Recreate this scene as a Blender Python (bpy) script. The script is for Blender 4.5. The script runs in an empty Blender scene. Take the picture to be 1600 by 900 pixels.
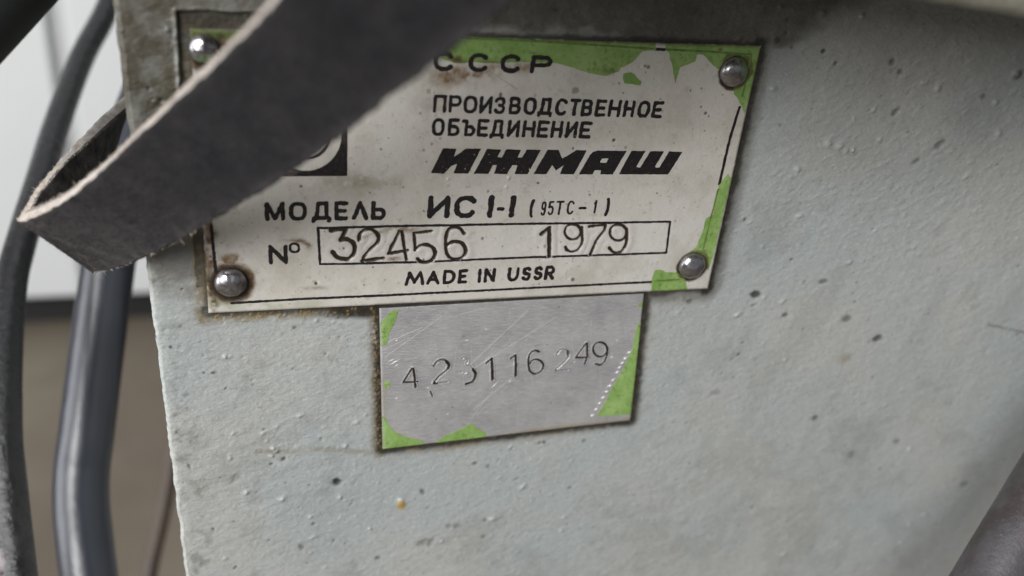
import bpy, math, random
import numpy as np
from mathutils import Matrix, Vector

random.seed(7)
scene = bpy.context.scene
col = scene.collection
MM = 0.001                      # everything below is written in millimetres

# ------------------------------------------------------------------ camera (pose solved from the plate's rectangle)
FPX = 1465.5
DIST = 154.5
d1 = np.array([5157., -234., FPX]); d1 /= np.linalg.norm(d1)
d2 = np.array([-292., 2743., FPX]); d2 -= d1 * (d1 @ d2); d2 /= np.linalg.norm(d2)
d3 = np.cross(d1, d2)
ax = np.array([d1, d3, -d2])    # rows: world X, Y (into the wall), Z (up) seen in the camera frame
CAM = np.array([0.04275 * DIST, -DIST, 0.24377 * DIST])


def wdir(px, py):
    r = np.array([px - 800.0, py - 450.0, FPX]) / FPX
    return ax @ r


def at(px, py, depth):          # world point (mm) seen at a photo pixel at a given distance along the view axis
    return CAM + wdir(px, py) * depth


def on_y(px, py, y=0.0):        # world point (mm) on a plane parallel to the housing face
    d = wdir(px, py)
    return CAM + d * ((y - CAM[1]) / d[1])


def uv(px, py, y=0.0):          # plate coordinates: u to the right, v downwards
    p = on_y(px, py, y)
    return np.array([p[0], -p[2]])


def depth_of(p):
    return float(np.dot(np.asarray(p) - CAM, ax[:, 2]))


cd = bpy.data.cameras.new('camera')
cam = bpy.data.objects.new('camera', cd)
col.objects.link(cam)
right, down, fwd = ax[:, 0], ax[:, 1], ax[:, 2]
M = Matrix(((right[0], -down[0], -fwd[0], CAM[0] * MM),
            (right[1], -down[1], -fwd[1], CAM[1] * MM),
            (right[2], -down[2], -fwd[2], CAM[2] * MM),
            (0, 0, 0, 1)))
cam.matrix_world = M
cd.sensor_width = 36.0
cd.lens = FPX / 1600.0 * 36.0
cd.clip_start = 0.005
cd.clip_end = 50.0
cd.dof.use_dof = True
cd.dof.focus_distance = 0.177
cd.dof.aperture_fstop = 11.0
scene.camera = cam

# ------------------------------------------------------------------ world and lamps (indoor workshop, window light)
world = bpy.data.worlds.new('World')
scene.world = world
world.use_nodes = True
wn = world.node_tree.nodes
wn['Background'].inputs[0].default_value = (0.93, 0.96, 1.0, 1)
wn['Background'].inputs[1].default_value = 0.24


def area(name, loc, target, size, power, colr):
    l = bpy.data.lights.new(name, 'AREA')
    l.shape = 'RECTANGLE'
    l.size, l.size_y = size
    l.energy = power
    l.color = colr
    o = bpy.data.objects.new(name, l)
    o.location = loc
    o.rotation_euler = (Vector(target) - Vector(loc)).to_track_quat('-Z', 'Y').to_euler()
    col.objects.link(o)
    return o


area('window_light', (-0.72, -0.80, 0.52), (0.04, 0, -0.04), (0.5, 0.6), 21.5, (1.0, 0.995, 0.98))
area('side_window_light', (-1.5, 0.0, 0.18), (0.0, 0.05, -0.05), (0.8, 1.2), 20.0, (0.94, 0.96, 1.0))
area('ceiling_light', (0.1, 0.1, 1.9), (0.0, 0.4, 0.0), (1.6, 0.8), 14.0, (0.95, 0.97, 1.0))

scene.view_settings.view_transform = 'Standard'
scene.view_settings.look = 'None'
scene.view_settings.exposure = 0.0
scene.view_settings.gamma = 1.0
scene.render.engine = 'CYCLES'
scene.cycles.use_denoising = True
scene.cycles.max_bounces = 6


# ------------------------------------------------------------------ numeric helpers
def vnoise(x, y, seed=0):
    x = np.asarray(x, float); y = np.asarray(y, float)
    xi = np.floor(x).astype(np.int64); yi = np.floor(y).astype(np.int64)
    fx = x - xi; fy = y - yi
    fx = fx * fx * (3 - 2 * fx); fy = fy * fy * (3 - 2 * fy)

    def h(a, b):
        n = (a * 374761393 + b * 668265263 + seed * 974634777) & 0xffffffff
        n = ((n ^ (n >> 13)) * 1274126177) & 0xffffffff
        n = (n ^ (n >> 16)) & 0xffff
        return n / 65535.0
    a = h(xi, yi); b = h(xi + 1, yi); c = h(xi, yi + 1); d = h(xi + 1, yi + 1)
    return (a * (1 - fx) + b * fx) * (1 - fy) + (c * (1 - fx) + d * fx) * fy


def fbm(x, y, scale, seed=0, octs=3):
    s = 0; a = 1; t = 0
    for i in range(octs):
        s = s + a * (vnoise(x / scale, y / scale, seed + i * 17) - 0.5)
        t += a; a *= 0.5; scale *= 0.5
    return s / t * 2.0          # about -1 .. 1


def sstep(x, a, b):
    t = np.clip((x - a) / (b - a), 0, 1)
    return t * t * (3 - 2 * t)


def seg_dist(U, V, a, b):
    ax_, ay_ = a; bx, by = b
    dx, dy = bx - ax_, by - ay_
    L = dx * dx + dy * dy + 1e-12
    t = np.clip(((U - ax_) * dx + (V - ay_) * dy) / L, 0, 1)
    return np.hypot(U - (ax_ + t * dx), V - (ay_ + t * dy))


def poly_dist(U, V, pts, closed=False):
    d = np.full(np.shape(U), 1e9)
    n = len(pts)
    for i in range(n if closed else n - 1):
        d = np.minimum(d, seg_dist(U, V, pts[i], pts[(i + 1) % n]))
    return d


def inside(U, V, pts):
    r = np.zeros(np.shape(U), bool)
    n = len(pts)
    for i in range(n):
        x0, y0 = pts[i]; x1, y1 = pts[(i + 1) % n]
        if y0 == y1:
            continue
        c = ((y0 > V) != (y1 > V)) & (U < (x1 - x0) * (V - y0) / (y1 - y0) + x0)
        r ^= c
    return r


def poly_sdf(U, V, pts):
    d = poly_dist(U, V, pts, True)
    return np.where(inside(U, V, pts), -d, d)


def catmull(pts, per=8):
    P = [np.asarray(p, float) for p in pts]
    P = [2 * P[0] - P[1]] + P + [2 * P[-1] - P[-2]]
    out = []
    for i in range(1, len(P) - 2):
        for k in range(per):
            t = k / per
            out.append(0.5 * ((2 * P[i]) + (-P[i - 1] + P[i + 1]) * t + (2 * P[i - 1] - 5 * P[i] + 4 * P[i + 1] - P[i + 2]) * t * t
                              + (-P[i - 1] + 3 * P[i] - 3 * P[i + 1] + P[i + 2]) * t ** 3))
    out.append(P[-2])
    return np.array(out)


# ------------------------------------------------------------------ object helpers
def tag(o, label=None, cat=None, group=None, kind=None):
    if label: o['label'] = label
    if cat: o['category'] = cat
    if group: o['group'] = group
    if kind: o['kind'] = kind
    return o


def thing(name, loc_mm, label, cat, group=None):
    o = bpy.data.objects.new(name, None)
    o.empty_display_size = 0.01
    o.location = Vector(loc_mm) * MM
    col.objects.link(o)
    return tag(o, label, cat, group)


def mesh_obj(name, verts, faces, mats, parent=None, smooth=True, attrs=None, midx=None):
    """verts in mm, world space; becomes a child of parent with coordinates taken from the parent's base"""
    v = np.asarray(verts, float).reshape(-1, 3) * MM
    if parent is not None:
        v = v - np.array(parent.matrix_basis.translation if parent.parent is None else
                         (parent.parent.matrix_basis.translation + parent.matrix_basis.translation))
    me = bpy.data.meshes.new(name)
    if isinstance(faces, np.ndarray):
        nf, k = faces.shape
        me.vertices.add(len(v)); me.vertices.foreach_set('co', v.ravel().astype(np.float32))
        me.loops.add(nf * k); me.loops.foreach_set('vertex_index', faces.ravel().astype(np.int32))
        me.polygons.add(nf)
        me.polygons.foreach_set('loop_start', np.arange(0, nf * k, k, dtype=np.int32))
        me.update(calc_edges=True)
    else:
        me.from_pydata([tuple(p) for p in v], [], [tuple(f) for f in faces])
    for m in (mats if isinstance(mats, (list, tuple)) else [mats]):
        me.materials.append(m)
    if midx is not None:
        me.polygons.foreach_set('material_index', np.asarray(midx, np.int32))
    me.polygons.foreach_set('use_smooth', np.full(len(me.polygons), smooth))
    if attrs:
        for k_, a in attrs.items():
            at_ = me.attributes.new(k_, 'FLOAT', 'POINT')
            at_.data.foreach_set('value', np.asarray(a, np.float32).ravel())
    me.update()
    me.validate()
    o = bpy.data.objects.new(name, me)
    col.objects.link(o)
    if parent is not None:
        o.parent = parent
    return o


def grid_faces(nr, nc):
    i = np.arange(nr - 1)[:, None] * nc + np.arange(nc - 1)[None, :]
    i = i.ravel()
    return np.stack([i, i + nc, i + nc + 1, i + 1], 1)


def tube(name, path, radius, mat, parent=None, seg=28, per=10, attrs=False, rough=0.0, seed=0, ecc=1.0):
    c = catmull(path, per)
    r = catmull([(x,) for x in radius], per)[:, 0] if hasattr(radius, '__len__') else np.full(len(c), radius)
    T = np.gradient(c, axis=0); T /= np.linalg.norm(T, axis=1)[:, None]
    N = np.cross(T[0], [0.3, 1, 0.1]); N /= np.linalg.norm(N)
    V = []; SC = []
    for i in range(len(c)):
        N = N - T[i] * (N @ T[i]); N /= np.linalg.norm(N)
        B = np.cross(T[i], N)
        for k in range(seg):
            a = 2 * math.pi * k / seg
            rr = r[i] * (1 + rough * float(fbm(k * 0.9 + 50, i * 0.35, 2.0, seed)))
            V.append(c[i] + rr * (N * math.cos(a) + B * math.sin(a) * ecc))
            if attrs: SC.append(attrs(i / (len(c) - 1), float((N * math.cos(a) + B * math.sin(a)) @ ax[:, 0])))
    F = []
    for i in range(len(c) - 1):
        for k in range(seg):
            F.append((i * seg + k, (i + 1) * seg + k, (i + 1) * seg + (k + 1) % seg, i * seg + (k + 1) % seg))
    F.append(tuple(range(seg)))
    F.append(tuple((len(c) - 1) * seg + k for k in reversed(range(seg))))
    return mesh_obj(name, V, F, mat, parent, attrs=dict(scuff=SC) if attrs else None)


def box(name, lo, hi, mat, parent=None, bev=0.0):
    import bmesh
    bm = bmesh.new()
    bmesh.ops.create_cube(bm, size=1.0)
    lo = np.array(lo, float); hi = np.array(hi, float)
    for v in bm.verts:
        v.co = Vector((lo + (np.array(v.co) + 0.5) * (hi - lo)))
    if bev:
        bmesh.ops.bevel(bm, geom=bm.edges[:], offset=bev, segments=3, affect='EDGES', profile=0.5)
    bm.verts.ensure_lookup_table()
    V = [tuple(v.co) for v in bm.verts]
    F = [tuple(v.index for v in f.verts) for f in bm.faces]
    bm.free()
    return mesh_obj(name, V, F, mat, parent, smooth=False)


def sheet(name, bbox, field, mat, parent, hfun, h=0.085, thick=0.0, up=0.02, base_y=0.0, gfun=None):
    """a thin film whose outline is the zero line of field(U,V) (negative inside), lying on the surface hfun"""
    u0, v0, u1, v1 = bbox
    nu = max(2, int((u1 - u0) / h) + 2); nv = max(2, int((v1 - v0) / h) + 2)
    us = u0 + np.arange(nu) * h; vs = v0 + np.arange(nv) * h
    U, V = np.meshgrid(us, vs)
    f = field(U, V)
    f[0, :] = np.maximum(f[0, :], 0.01); f[-1, :] = np.maximum(f[-1, :], 0.01)
    f[:, 0] = np.maximum(f[:, 0], 0.01); f[:, -1] = np.maximum(f[:, -1], 0.01)
    f = np.where(np.abs(f) < 1e-5, 1e-5, f)
    s = f < 0
    verts = []; idx = {}

    def vid(key, uu, vv):
        i = idx.get(key)
        if i is None:
            i = len(verts); idx[key] = i; verts.append((uu, vv))
        return i

    def corner(j, i):
        return vid((j, i), us[i], vs[j])

    def cut(j0, i0, j1, i1):
        if (j1, i1) < (j0, i0):
            j0, i0, j1, i1 = j1, i1, j0, i0
        a, b = f[j0, i0], f[j1, i1]
        t = a / (a - b)
        return vid((j0, i0, j1, i1), us[i0] + t * (us[i1] - us[i0]), vs[j0] + t * (vs[j1] - vs[j0]))
    faces = []; rim = []
    cnt = s[:-1, :-1].astype(int) + s[1:, :-1] + s[:-1, 1:] + s[1:, 1:]
    for j in range(nv - 1):
        row = cnt[j]
        i = 0
        nz = np.nonzero(row)[0]
        if len(nz) == 0:
            continue
        i = nz[0]; end = nz[-1]
        while i <= end:
            c = row[i]
            if c == 0:
                i += 1; continue
            if c == 4:
                k = i
                while k + 1 < nu - 1 and row[k + 1] == 4 and k - i < (1 if gfun else 5):
                    k += 1
                faces.append((corner(j, i), corner(j + 1, i), corner(j + 1, k + 1), corner(j, k + 1)))
                i = k + 1
                continue
            ring = [(j, i), (j + 1, i), (j + 1, i + 1), (j, i + 1)]
            poly = []; cuts = []
            for q in range(4):
                a = ring[q]; b = ring[(q + 1) % 4]
                if s[a]:
                    poly.append(corner(*a))
                if s[a] != s[b]:
                    w = cut(a[0], a[1], b[0], b[1])
                    poly.append(w); cuts.append((len(poly) - 1, s[a]))
            if len(poly) >= 3:
                faces.append(tuple(poly))
                if thick and len(cuts) == 2:
                    a, b = (cuts[0][0], cuts[1][0])
                    rim.append((poly[a], poly[b]) if cuts[0][1] else (poly[b], poly[a]))
            i += 1
    if not faces:
        return None
    P = np.array(verts)
    y = -hfun(P[:, 0], P[:, 1]) + base_y - up - thick
    W = np.stack([P[:, 0], y, -P[:, 1]], 1)
    if thick and rim:
        n0 = len(W)
        ids = sorted({k for e in rim for k in e}); m = {k: n0 + q for q, k in enumerate(ids)}
        low = W[ids].copy(); low[:, 1] += thick + up
        W = np.vstack([W, low])
        faces += [(a, m[a], m[b], b) for a, b in rim]
    attrs = None
    if gfun:
        e_ = gfun(P[:, 0], P[:, 1]); attrs = dict(grime_shade=np.concatenate([e_, np.ones(len(W) - len(P))]))
    return mesh_obj(name, W, faces, mat, parent, smooth=not thick, attrs=attrs)


# ------------------------------------------------------------------ materials
class NT:
    def __init__(s, name):
        s.m = bpy.data.materials.new(name); s.m.use_nodes = True
        s.t = s.m.node_tree; s.n = s.t.nodes; s.l = s.t.links
        s.b = s.n['Principled BSDF']
        s.tc = s.n.new('ShaderNodeTexCoord').outputs['Object']

    def link(s, a, b):
        s.l.new(a, b)

    def noise(s, scale, detail=4, rough=0.55, vec=None, dist=0.0):
        n = s.n.new('ShaderNodeTexNoise'); n.inputs['Scale'].default_value = scale
        n.inputs['Detail'].default_value = detail; n.inputs['Roughness'].default_value = rough
        n.inputs['Distortion'].default_value = dist
        s.link(vec or s.tc, n.inputs['Vector'])
        return n.outputs['Fac']

    def voro(s, scale, vec=None, feature='F1'):
        n = s.n.new('ShaderNodeTexVoronoi'); n.inputs['Scale'].default_value = scale; n.feature = feature
        s.link(vec or s.tc, n.inputs['Vector'])
        return n.outputs['Distance']

    def stretch(s, rot, scl):
        n = s.n.new('ShaderNodeMapping'); n.inputs['Rotation'].default_value = rot; n.inputs['Scale'].default_value = scl
        s.link(s.tc, n.inputs['Vector'])
        return n.outputs[0]

    def ramp(s, fac, stops):
        n = s.n.new('ShaderNodeValToRGB'); e = n.color_ramp.elements
        while len(e) < len(stops):
            e.new(0.5)
        for k, (p, c) in enumerate(stops):
            e[k].position = p
            e[k].color = (c, c, c, 1) if not hasattr(c, '__len__') else (*c, 1)
        s.link(fac, n.inputs[0])
        return n.outputs[0]

    def attr(s, name):
        n = s.n.new('ShaderNodeAttribute'); n.attribute_name = name
        return n.outputs['Fac']

    def mix(s, fac, a, b, mode='MIX'):
        n = s.n.new('ShaderNodeMix'); n.data_type = 'RGBA'; n.blend_type = mode; n.clamp_factor = True
        for v, k in ((fac, 0), (a, 6), (b, 7)):
            if hasattr(v, 'default_value') or hasattr(v, 'is_linked'):
                s.link(v, n.inputs[k])
            elif k == 0:
                n.inputs[0].default_value = v
            else:
                n.inputs[k].default_value = (*v, 1)
        return n.outputs[2]

    def math(s, op, a, b=0.0):
        n = s.n.new('ShaderNodeMath'); n.operation = op
        for v, k in ((a, 0), (b, 1)):
            if hasattr(v, 'is_linked'):
                s.link(v, n.inputs[k])
            else:
                n.inputs[k].default_value = v
        return n.outputs[0]

    def out(s, color=None, rough=None, metal=None, spec=None):
        for v, k in ((color, 'Base Color'), (rough, 'Roughness'), (metal, 'Metallic'), (spec, 'Specular IOR Level')):
            if v is None: continue
            if hasattr(v, 'is_linked'):
                s.link(v, s.b.inputs[k])
            elif hasattr(v, '__len__'):
                s.b.inputs[k].default_value = (*v, 1)
            else:
                s.b.inputs[k].default_value = v

    def bump(s, height, dist, strength=1.0):
        n = s.n.new('ShaderNodeBump'); n.inputs['Distance'].default_value = dist
        n.inputs['Strength'].default_value = strength
        s.link(height, n.inputs['Height'])
        s.link(n.outputs[0], s.b.inputs['Normal'])
        return s


def mat_housing():
    s = NT('grey_green_paint')
    big = s.noise(28, 3); mid = s.noise(120, 5, 0.6); fine = s.noise(900, 4, 0.7)
    c = s.mix(s.ramp(big, [(0.38, 0.0), (0.62, 1.0)]), (0.335, 0.364, 0.366), (0.375, 0.380, 0.366))
    c = s.mix(s.ramp(mid, [(0.47, 0.0), (0.66, 0.35)]), c, (0.33, 0.33, 0.315))
    c = s.mix(s.ramp(fine, [(0.53, 0.0), (0.70, 0.55)]), c, (0.25, 0.25, 0.235))
    c = s.mix(s.ramp(s.noise(1700, 3, 0.6), [(0.60, 0.0), (0.70, 0.6)]), c, (0.50, 0.51, 0.50))
    c = s.mix(s.attr('worn'), c, (0.56, 0.58, 0.54))
    g = s.math('MULTIPLY', s.attr('grime_shade'), s.ramp(s.noise(260, 5, 0.75), [(0.36, 0.84), (0.6, 1.0)]))
    c = s.mix(g, c, s.mix(s.noise(300, 3), (0.034, 0.029, 0.019), (0.090, 0.079, 0.056)))
    c = s.mix(s.attr('stain'), c, s.mix(s.noise(500, 3), (0.11, 0.070, 0.026), (0.24, 0.19, 0.095)))
    o = s.math('MULTIPLY', s.attr('oil_shade'), s.ramp(s.noise(700, 5, 0.7), [(0.2, 0.7), (0.5, 1.0)]))
    c = s.mix(o, c, (0.018, 0.014, 0.009))
    c = s.mix(s.attr('speck'), c, (0.035, 0.034, 0.030))
    c = s.mix(s.attr('amber'), c, (0.36, 0.24, 0.08))
    r = s.ramp(s.noise(200, 4), [(0.3, 0.36), (0.7, 0.52)])
    s.out(c, r, 0.0, 0.5)
    v = s.stretch((0, math.radians(-32), 0), (1.0, 1.0, 1.8))
    hgt = s.math('ADD', s.math('MULTIPLY', s.noise(420, 5, 0.65, v), 1.0), s.math('MULTIPLY', fine, 0.35))
    s.bump(hgt, 0.00034, 0.8)
    return s.m


def mat_plate():
    s = NT('worn_beige_enamel')
    c = s.mix(s.ramp(s.noise(45, 3), [(0.35, 0.0), (0.65, 1.0)]), (0.620, 0.585, 0.530), (0.615, 0.600, 0.565))
    c = s.mix(s.ramp(s.noise(800, 4, 0.75), [(0.57, 0.0), (0.72, 0.55)]), c, (0.30, 0.25, 0.18))
    c = s.mix(s.ramp(s.noise(75, 5, 0.7), [(0.47, 0.0), (0.68, 0.65)]), c, (0.44, 0.41, 0.35))
    c = s.mix(s.math('MULTIPLY', s.attr('green'), s.ramp(s.noise(300, 3), [(0.35, 0.3), (0.6, 1.0)])), c, (0.22, 0.30, 0.13))
    c = s.mix(s.attr('bright'), c, (0.70, 0.69, 0.66))
    c = s.mix(s.math('MULTIPLY', s.attr('rust'), s.ramp(s.noise(500, 5, 0.7), [(0.3, 0.45), (0.6, 1.0)])), c,
              s.mix(s.noise(400, 3), (0.075, 0.030, 0.008), (0.24, 0.14, 0.05)))
    c = s.mix(s.attr('grime_shade'), c, s.mix(s.noise(600, 3), (0.014, 0.010, 0.007), (0.05, 0.032, 0.018)))
    c = s.mix(s.attr('speck'), c, (0.05, 0.045, 0.035))
    s.out(c, s.ramp(s.noise(180, 4), [(0.3, 0.34), (0.7, 0.46)]), 0.18, 0.5)
    s.bump(s.noise(900, 4, 0.6), 0.00015, 0.6)
    return s.m


def mat_alu():
    s = NT('scuffed_aluminium')
    v = s.stretch((0, math.radians(38), 0), (1, 1, 9))
    v2 = s.stretch((0, math.radians(90), 0), (1, 1, 12))
    br = s.noise(500, 4, 0.7, v); b2 = s.noise(700, 3, 0.7, v2)
    c = s.mix(s.ramp(s.noise(110, 5, 0.65), [(0.38, 0.0), (0.62, 1.0)]), (0.37, 0.368, 0.378), (0.49, 0.482, 0.475))
    c = s.mix(s.ramp(br, [(0.48, 0.0), (0.66, 0.6)]), c, (0.58, 0.57, 0.60))
    c = s.mix(s.ramp(b2, [(0.52, 0.0), (0.66, 0.45)]), c, (0.30, 0.29, 0.31))
    c = s.mix(s.attr('tan'), c, (0.42, 0.37, 0.29))
    c = s.mix(s.attr('scratch_glint'), c, (0.92, 0.91, 0.90))
    c = s.mix(s.attr('grime_shade'), c, s.mix(s.noise(700, 3), (0.014, 0.012, 0.010), (0.06, 0.04, 0.025)))
    s.out(c, s.ramp(br, [(0.3, 0.32), (0.7, 0.5)]), 0.40, 0.5)
    s.bump(s.math('ADD', s.math('ADD', br, b2), s.math('MULTIPLY', s.attr('scratch_glint'), 0.6)), 0.00012, 0.7)
    return s.m


def mat_green():
    s = NT('green_enamel')
    c = s.mix(s.ramp(s.noise(140, 5, 0.7), [(0.38, 0.0), (0.62, 1.0)]), (0.170, 0.290, 0.070), (0.265, 0.395, 0.135))
    c = s.mix(s.ramp(s.noise(1100, 4, 0.7), [(0.54, 0.0), (0.68, 0.7)]), c, (0.09, 0.13, 0.035))
    c = s.mix(s.attr('grime_shade'), c, s.mix(s.noise(500, 4), (0.03, 0.022, 0.01), (0.12, 0.07, 0.025)))
    s.out(c, 0.42, 0.0, 0.5)
    s.bump(s.noise(700, 4, 0.6), 0.0002, 0.6)
    return s.m


def mat_simple(name, c0, c1, scale, rough, metal=0.0, bump=0.0, bscale=None, spec=0.5):
    s = NT(name)
    s.out(s.mix(s.ramp(s.noise(scale, 4, 0.65), [(0.35, 0.0), (0.65, 1.0)]), c0, c1), rough, metal, spec)
    if bump:
        s.bump(s.noise(bscale or scale * 3, 5, 0.65), bump, 0.8)
    return s.m


def mat_ink():
    s = NT('black_ink')
    c = s.mix(s.ramp(s.noise(1300, 4, 0.7), [(0.5, 0.0), (0.68, 0.8)]), (0.010, 0.008, 0.010), (0.040, 0.026, 0.023))
    s.out(c, 0.5, 0.0, 0.4)
    s.bump(s.noise(1400, 3, 0.6), 0.0002, 0.7)
    return s.m


def mat_rivet():
    s = NT('worn_steel_rivet')
    c = s.mix(s.ramp(s.noise(500, 4, 0.7), [(0.4, 0.0), (0.7, 1.0)]), (0.38, 0.365, 0.38), (0.20, 0.19, 0.19))
    c = s.mix(s.attr('green'), c, (0.13, 0.20, 0.07))
    c = s.mix(s.attr('grime_shade'), c, (0.02, 0.013, 0.008))
    s.out(c, s.ramp(s.noise(900, 3), [(0.3, 0.20), (0.7, 0.38)]), s.math('SUBTRACT', 0.95, s.math('MULTIPLY', s.math('MAXIMUM', s.attr('green'), s.attr('grime_shade')), 0.8)), 0.5)
    s.bump(s.noise(500, 3, 0.5), 0.00018, 0.6)
    return s.m


def mat_belt():
    s = NT('dark_felted_belt')
    v = s.stretch((0, math.radians(20), 0), (1, 1, 2.5))
    c = s.mix(s.ramp(s.noise(160, 5, 0.7), [(0.35, 0.0), (0.7, 1.0)]), (0.020, 0.020, 0.023), (0.042, 0.040, 0.043))
    c = s.mix(s.ramp(s.noise(1000, 4, 0.8, v), [(0.50, 0.0), (0.68, 0.8)]), c, (0.050, 0.046, 0.044))
    c = s.mix(s.math('MULTIPLY', s.attr('dust_light'), s.ramp(s.noise(380, 5, 0.75), [(0.35, 0.2), (0.6, 1.0)])), c, (0.165, 0.152, 0.148))
    s.out(c, 0.9, 0.0, 0.06)
    s.b.inputs['Sheen Weight'].default_value = 0.0
    s.bump(s.noise(700, 5, 0.75, v), 0.0012, 0.9)
    return s.m


def mat_cable():
    s = NT('black_rubber')
    c = s.mix(s.ramp(s.noise(300, 4, 0.65), [(0.35, 0.0), (0.65, 1.0)]), (0.005, 0.005, 0.006), (0.010, 0.0095, 0.010))
    f = s.math('MULTIPLY', s.attr('scuff'), s.ramp(s.noise(260, 5, 0.7), [(0.40, 0.0), (0.60, 1.0)]))
    c = s.mix(f, c, (0.24, 0.21, 0.21))
    s.out(c, s.ramp(s.noise(200, 3), [(0.3, 0.20), (0.7, 0.32)]), 0.0, 0.45)
    s.bump(s.noise(350, 5, 0.7), 0.0008, 0.7)
    return s.m


M_HOUSE = mat_housing(); M_PLATE = mat_plate(); M_ALU = mat_alu(); M_GREEN = mat_green(); M_INK = mat_ink()
M_RIVET = mat_rivet(); M_BELT = mat_belt()
M_CUT = mat_simple('frayed_cut_edge', (0.34, 0.30, 0.27), (0.52, 0.475, 0.44), 500, 0.9, 0, 0.0004, 1500, 0.2)
M_FIBRE = mat_simple('fibre', (0.50, 0.43, 0.36), (0.62, 0.55, 0.47), 700, 0.9)
M_NAP = mat_simple('dull_nap', (0.05, 0.046, 0.044), (0.12, 0.105, 0.095), 300, 0.9)
M_DKGREEN = mat_simple('dull_green_line', (0.07, 0.12, 0.025), (0.12, 0.22, 0.05), 900, 0.55)
M_OLIVE = mat_simple('grimy_green_enamel', (0.02, 0.02, 0.008), (0.10, 0.13, 0.03), 350, 0.5)
M_TUBE = mat_simple('blue_grey_steel', (0.012, 0.015, 0.023), (0.018, 0.021, 0.030), 60, 0.36, 0.0, 0.0002, 250, 0.6)
M_CABLE = mat_cable()
M_HOSE = mat_simple('matt_black_rubber', (0.010, 0.012, 0.014), (0.016, 0.018, 0.020), 120, 0.6)
M_WIRE = mat_simple('brown_wire', (0.045, 0.03, 0.022), (0.06, 0.042, 0.03), 60, 0.6)
M_WHITE = mat_simple('white_lacquer', (0.66, 0.67, 0.67), (0.70, 0.71, 0.71), 3, 0.45)
M_GAP = mat_simple('kick_shade', (0.015, 0.015, 0.015), (0.02, 0.02, 0.02), 5, 0.8)
M_LIP = mat_simple('dusty_grey_paint', (0.15, 0.145, 0.115), (0.22, 0.21, 0.175), 300, 0.7, 0, 0.0002, 700)


def mat_floor():
    s = NT('brown_concrete')
    c = s.mix(s.ramp(s.noise(4, 4), [(0.35, 0.0), (0.65, 1.0)]), (0.120, 0.094, 0.070), (0.165, 0.140, 0.102))
    c = s.mix(s.ramp(s.noise(14, 5, 0.7), [(0.5, 0.0), (0.75, 0.6)]), c, (0.11, 0.09, 0.068))
    s.out(c, 0.8)
    return s.m


def mat_rod():
    s = NT('blackened_steel')
    c = s.mix(s.ramp(s.noise(110, 4, 0.6), [(0.4, 0.0), (0.65, 1.0)]), (0.085, 0.072, 0.070), (0.125, 0.118, 0.128))
    c = s.mix(s.ramp(s.noise(1500, 4, 0.8), [(0.60, 0.0), (0.8, 0.5)]), c, (0.4, 0.4, 0.43))
    s.out(c, s.ramp(s.noise(700, 3), [(0.3, 0.36), (0.7, 0.55)]), 0.7)
    s.bump(s.noise(1200, 5, 0.75), 0.00018, 0.8)
    return s.m


M_ROD = mat_rod()

# ------------------------------------------------------------------ background: floor and cabinet
YC = 900.0
cab_low = on_y(115, 464, YC)
floor_z = cab_low[2] - 48
V = [(-4000, -2500, floor_z), (4000, -2500, floor_z), (4000, 3500, floor_z), (-4000, 3500, floor_z)]
tag(mesh_obj('floor', V, [(0, 1, 2, 3)], mat_floor(), smooth=False), kind='structure')
# the wall of the workshop behind the cabinet
V = [(-4000, YC + 700, floor_z), (4000, YC + 700, floor_z), (4000, YC + 700, floor_z + 3000), (-4000, YC + 700, floor_z + 3000)]
tag(mesh_obj('wall', V, [(0, 1, 2, 3)], M_WHITE, smooth=False), kind='structure')
xs = on_y(84, 20, YC)[0]
cab = thing('cabinet', (xs, YC, floor_z), 'blurred white cabinet standing on the brown floor behind the machine', 'cabinet')
top = cab_low[2] + 1500
box('door', (xs - 620, YC, cab_low[2]), (xs - 9, YC + 18, top), M_WHITE, cab, 4)
box('door', (xs + 9, YC, cab_low[2]), (xs + 620, YC + 18, top), M_WHITE, cab, 4)
box('carcass', (xs - 622, YC + 18.5, cab_low[2] - 2), (xs + 622, YC + 420, top + 3), M_WHITE, cab, 2)
box('plinth', (xs - 600, YC + 30, floor_z), (xs + 600, YC + 400, cab_low[2] - 2.5), M_GAP, cab)  # near-black colour paints the shadow under the cabinet

# ------------------------------------------------------------------ machine housing
WALL = 0.7                       # the painted face lies this far behind the plate's face
e0 = on_y(175, 0, WALL); e1 = on_y(290, 900, WALL)


def u_edge(v):
    t = (v + e0[2]) / (e0[2] - e1[2])
    return e0[0] + (e1[0] - e0[0]) * t


SP = [uv(593, 480, 0.3), uv(1007, 457, 0.3), uv(985, 657, 0.3), uv(598, 702, 0.3)]   # small plate corners
BPW, BPH = 100.0, 51.1


def rect_sdf(U, V, x0, y0, x1, y1):
    dx = np.maximum(x0 - U, U - x1); dy = np.maximum(y0 - V, V - y1)
    return np.hypot(np.maximum(dx, 0), np.maximum(dy, 0)) + np.minimum(np.maximum(dx, dy), 0)


def ramped(a0, a1, s0, s1):
    out = [a0]; x = a0
    while x < a1:
        x += s0 + (s1 - s0) * (x - a0) / (a1 - a0)
        out.append(x)
    return np.array(out)


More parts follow.
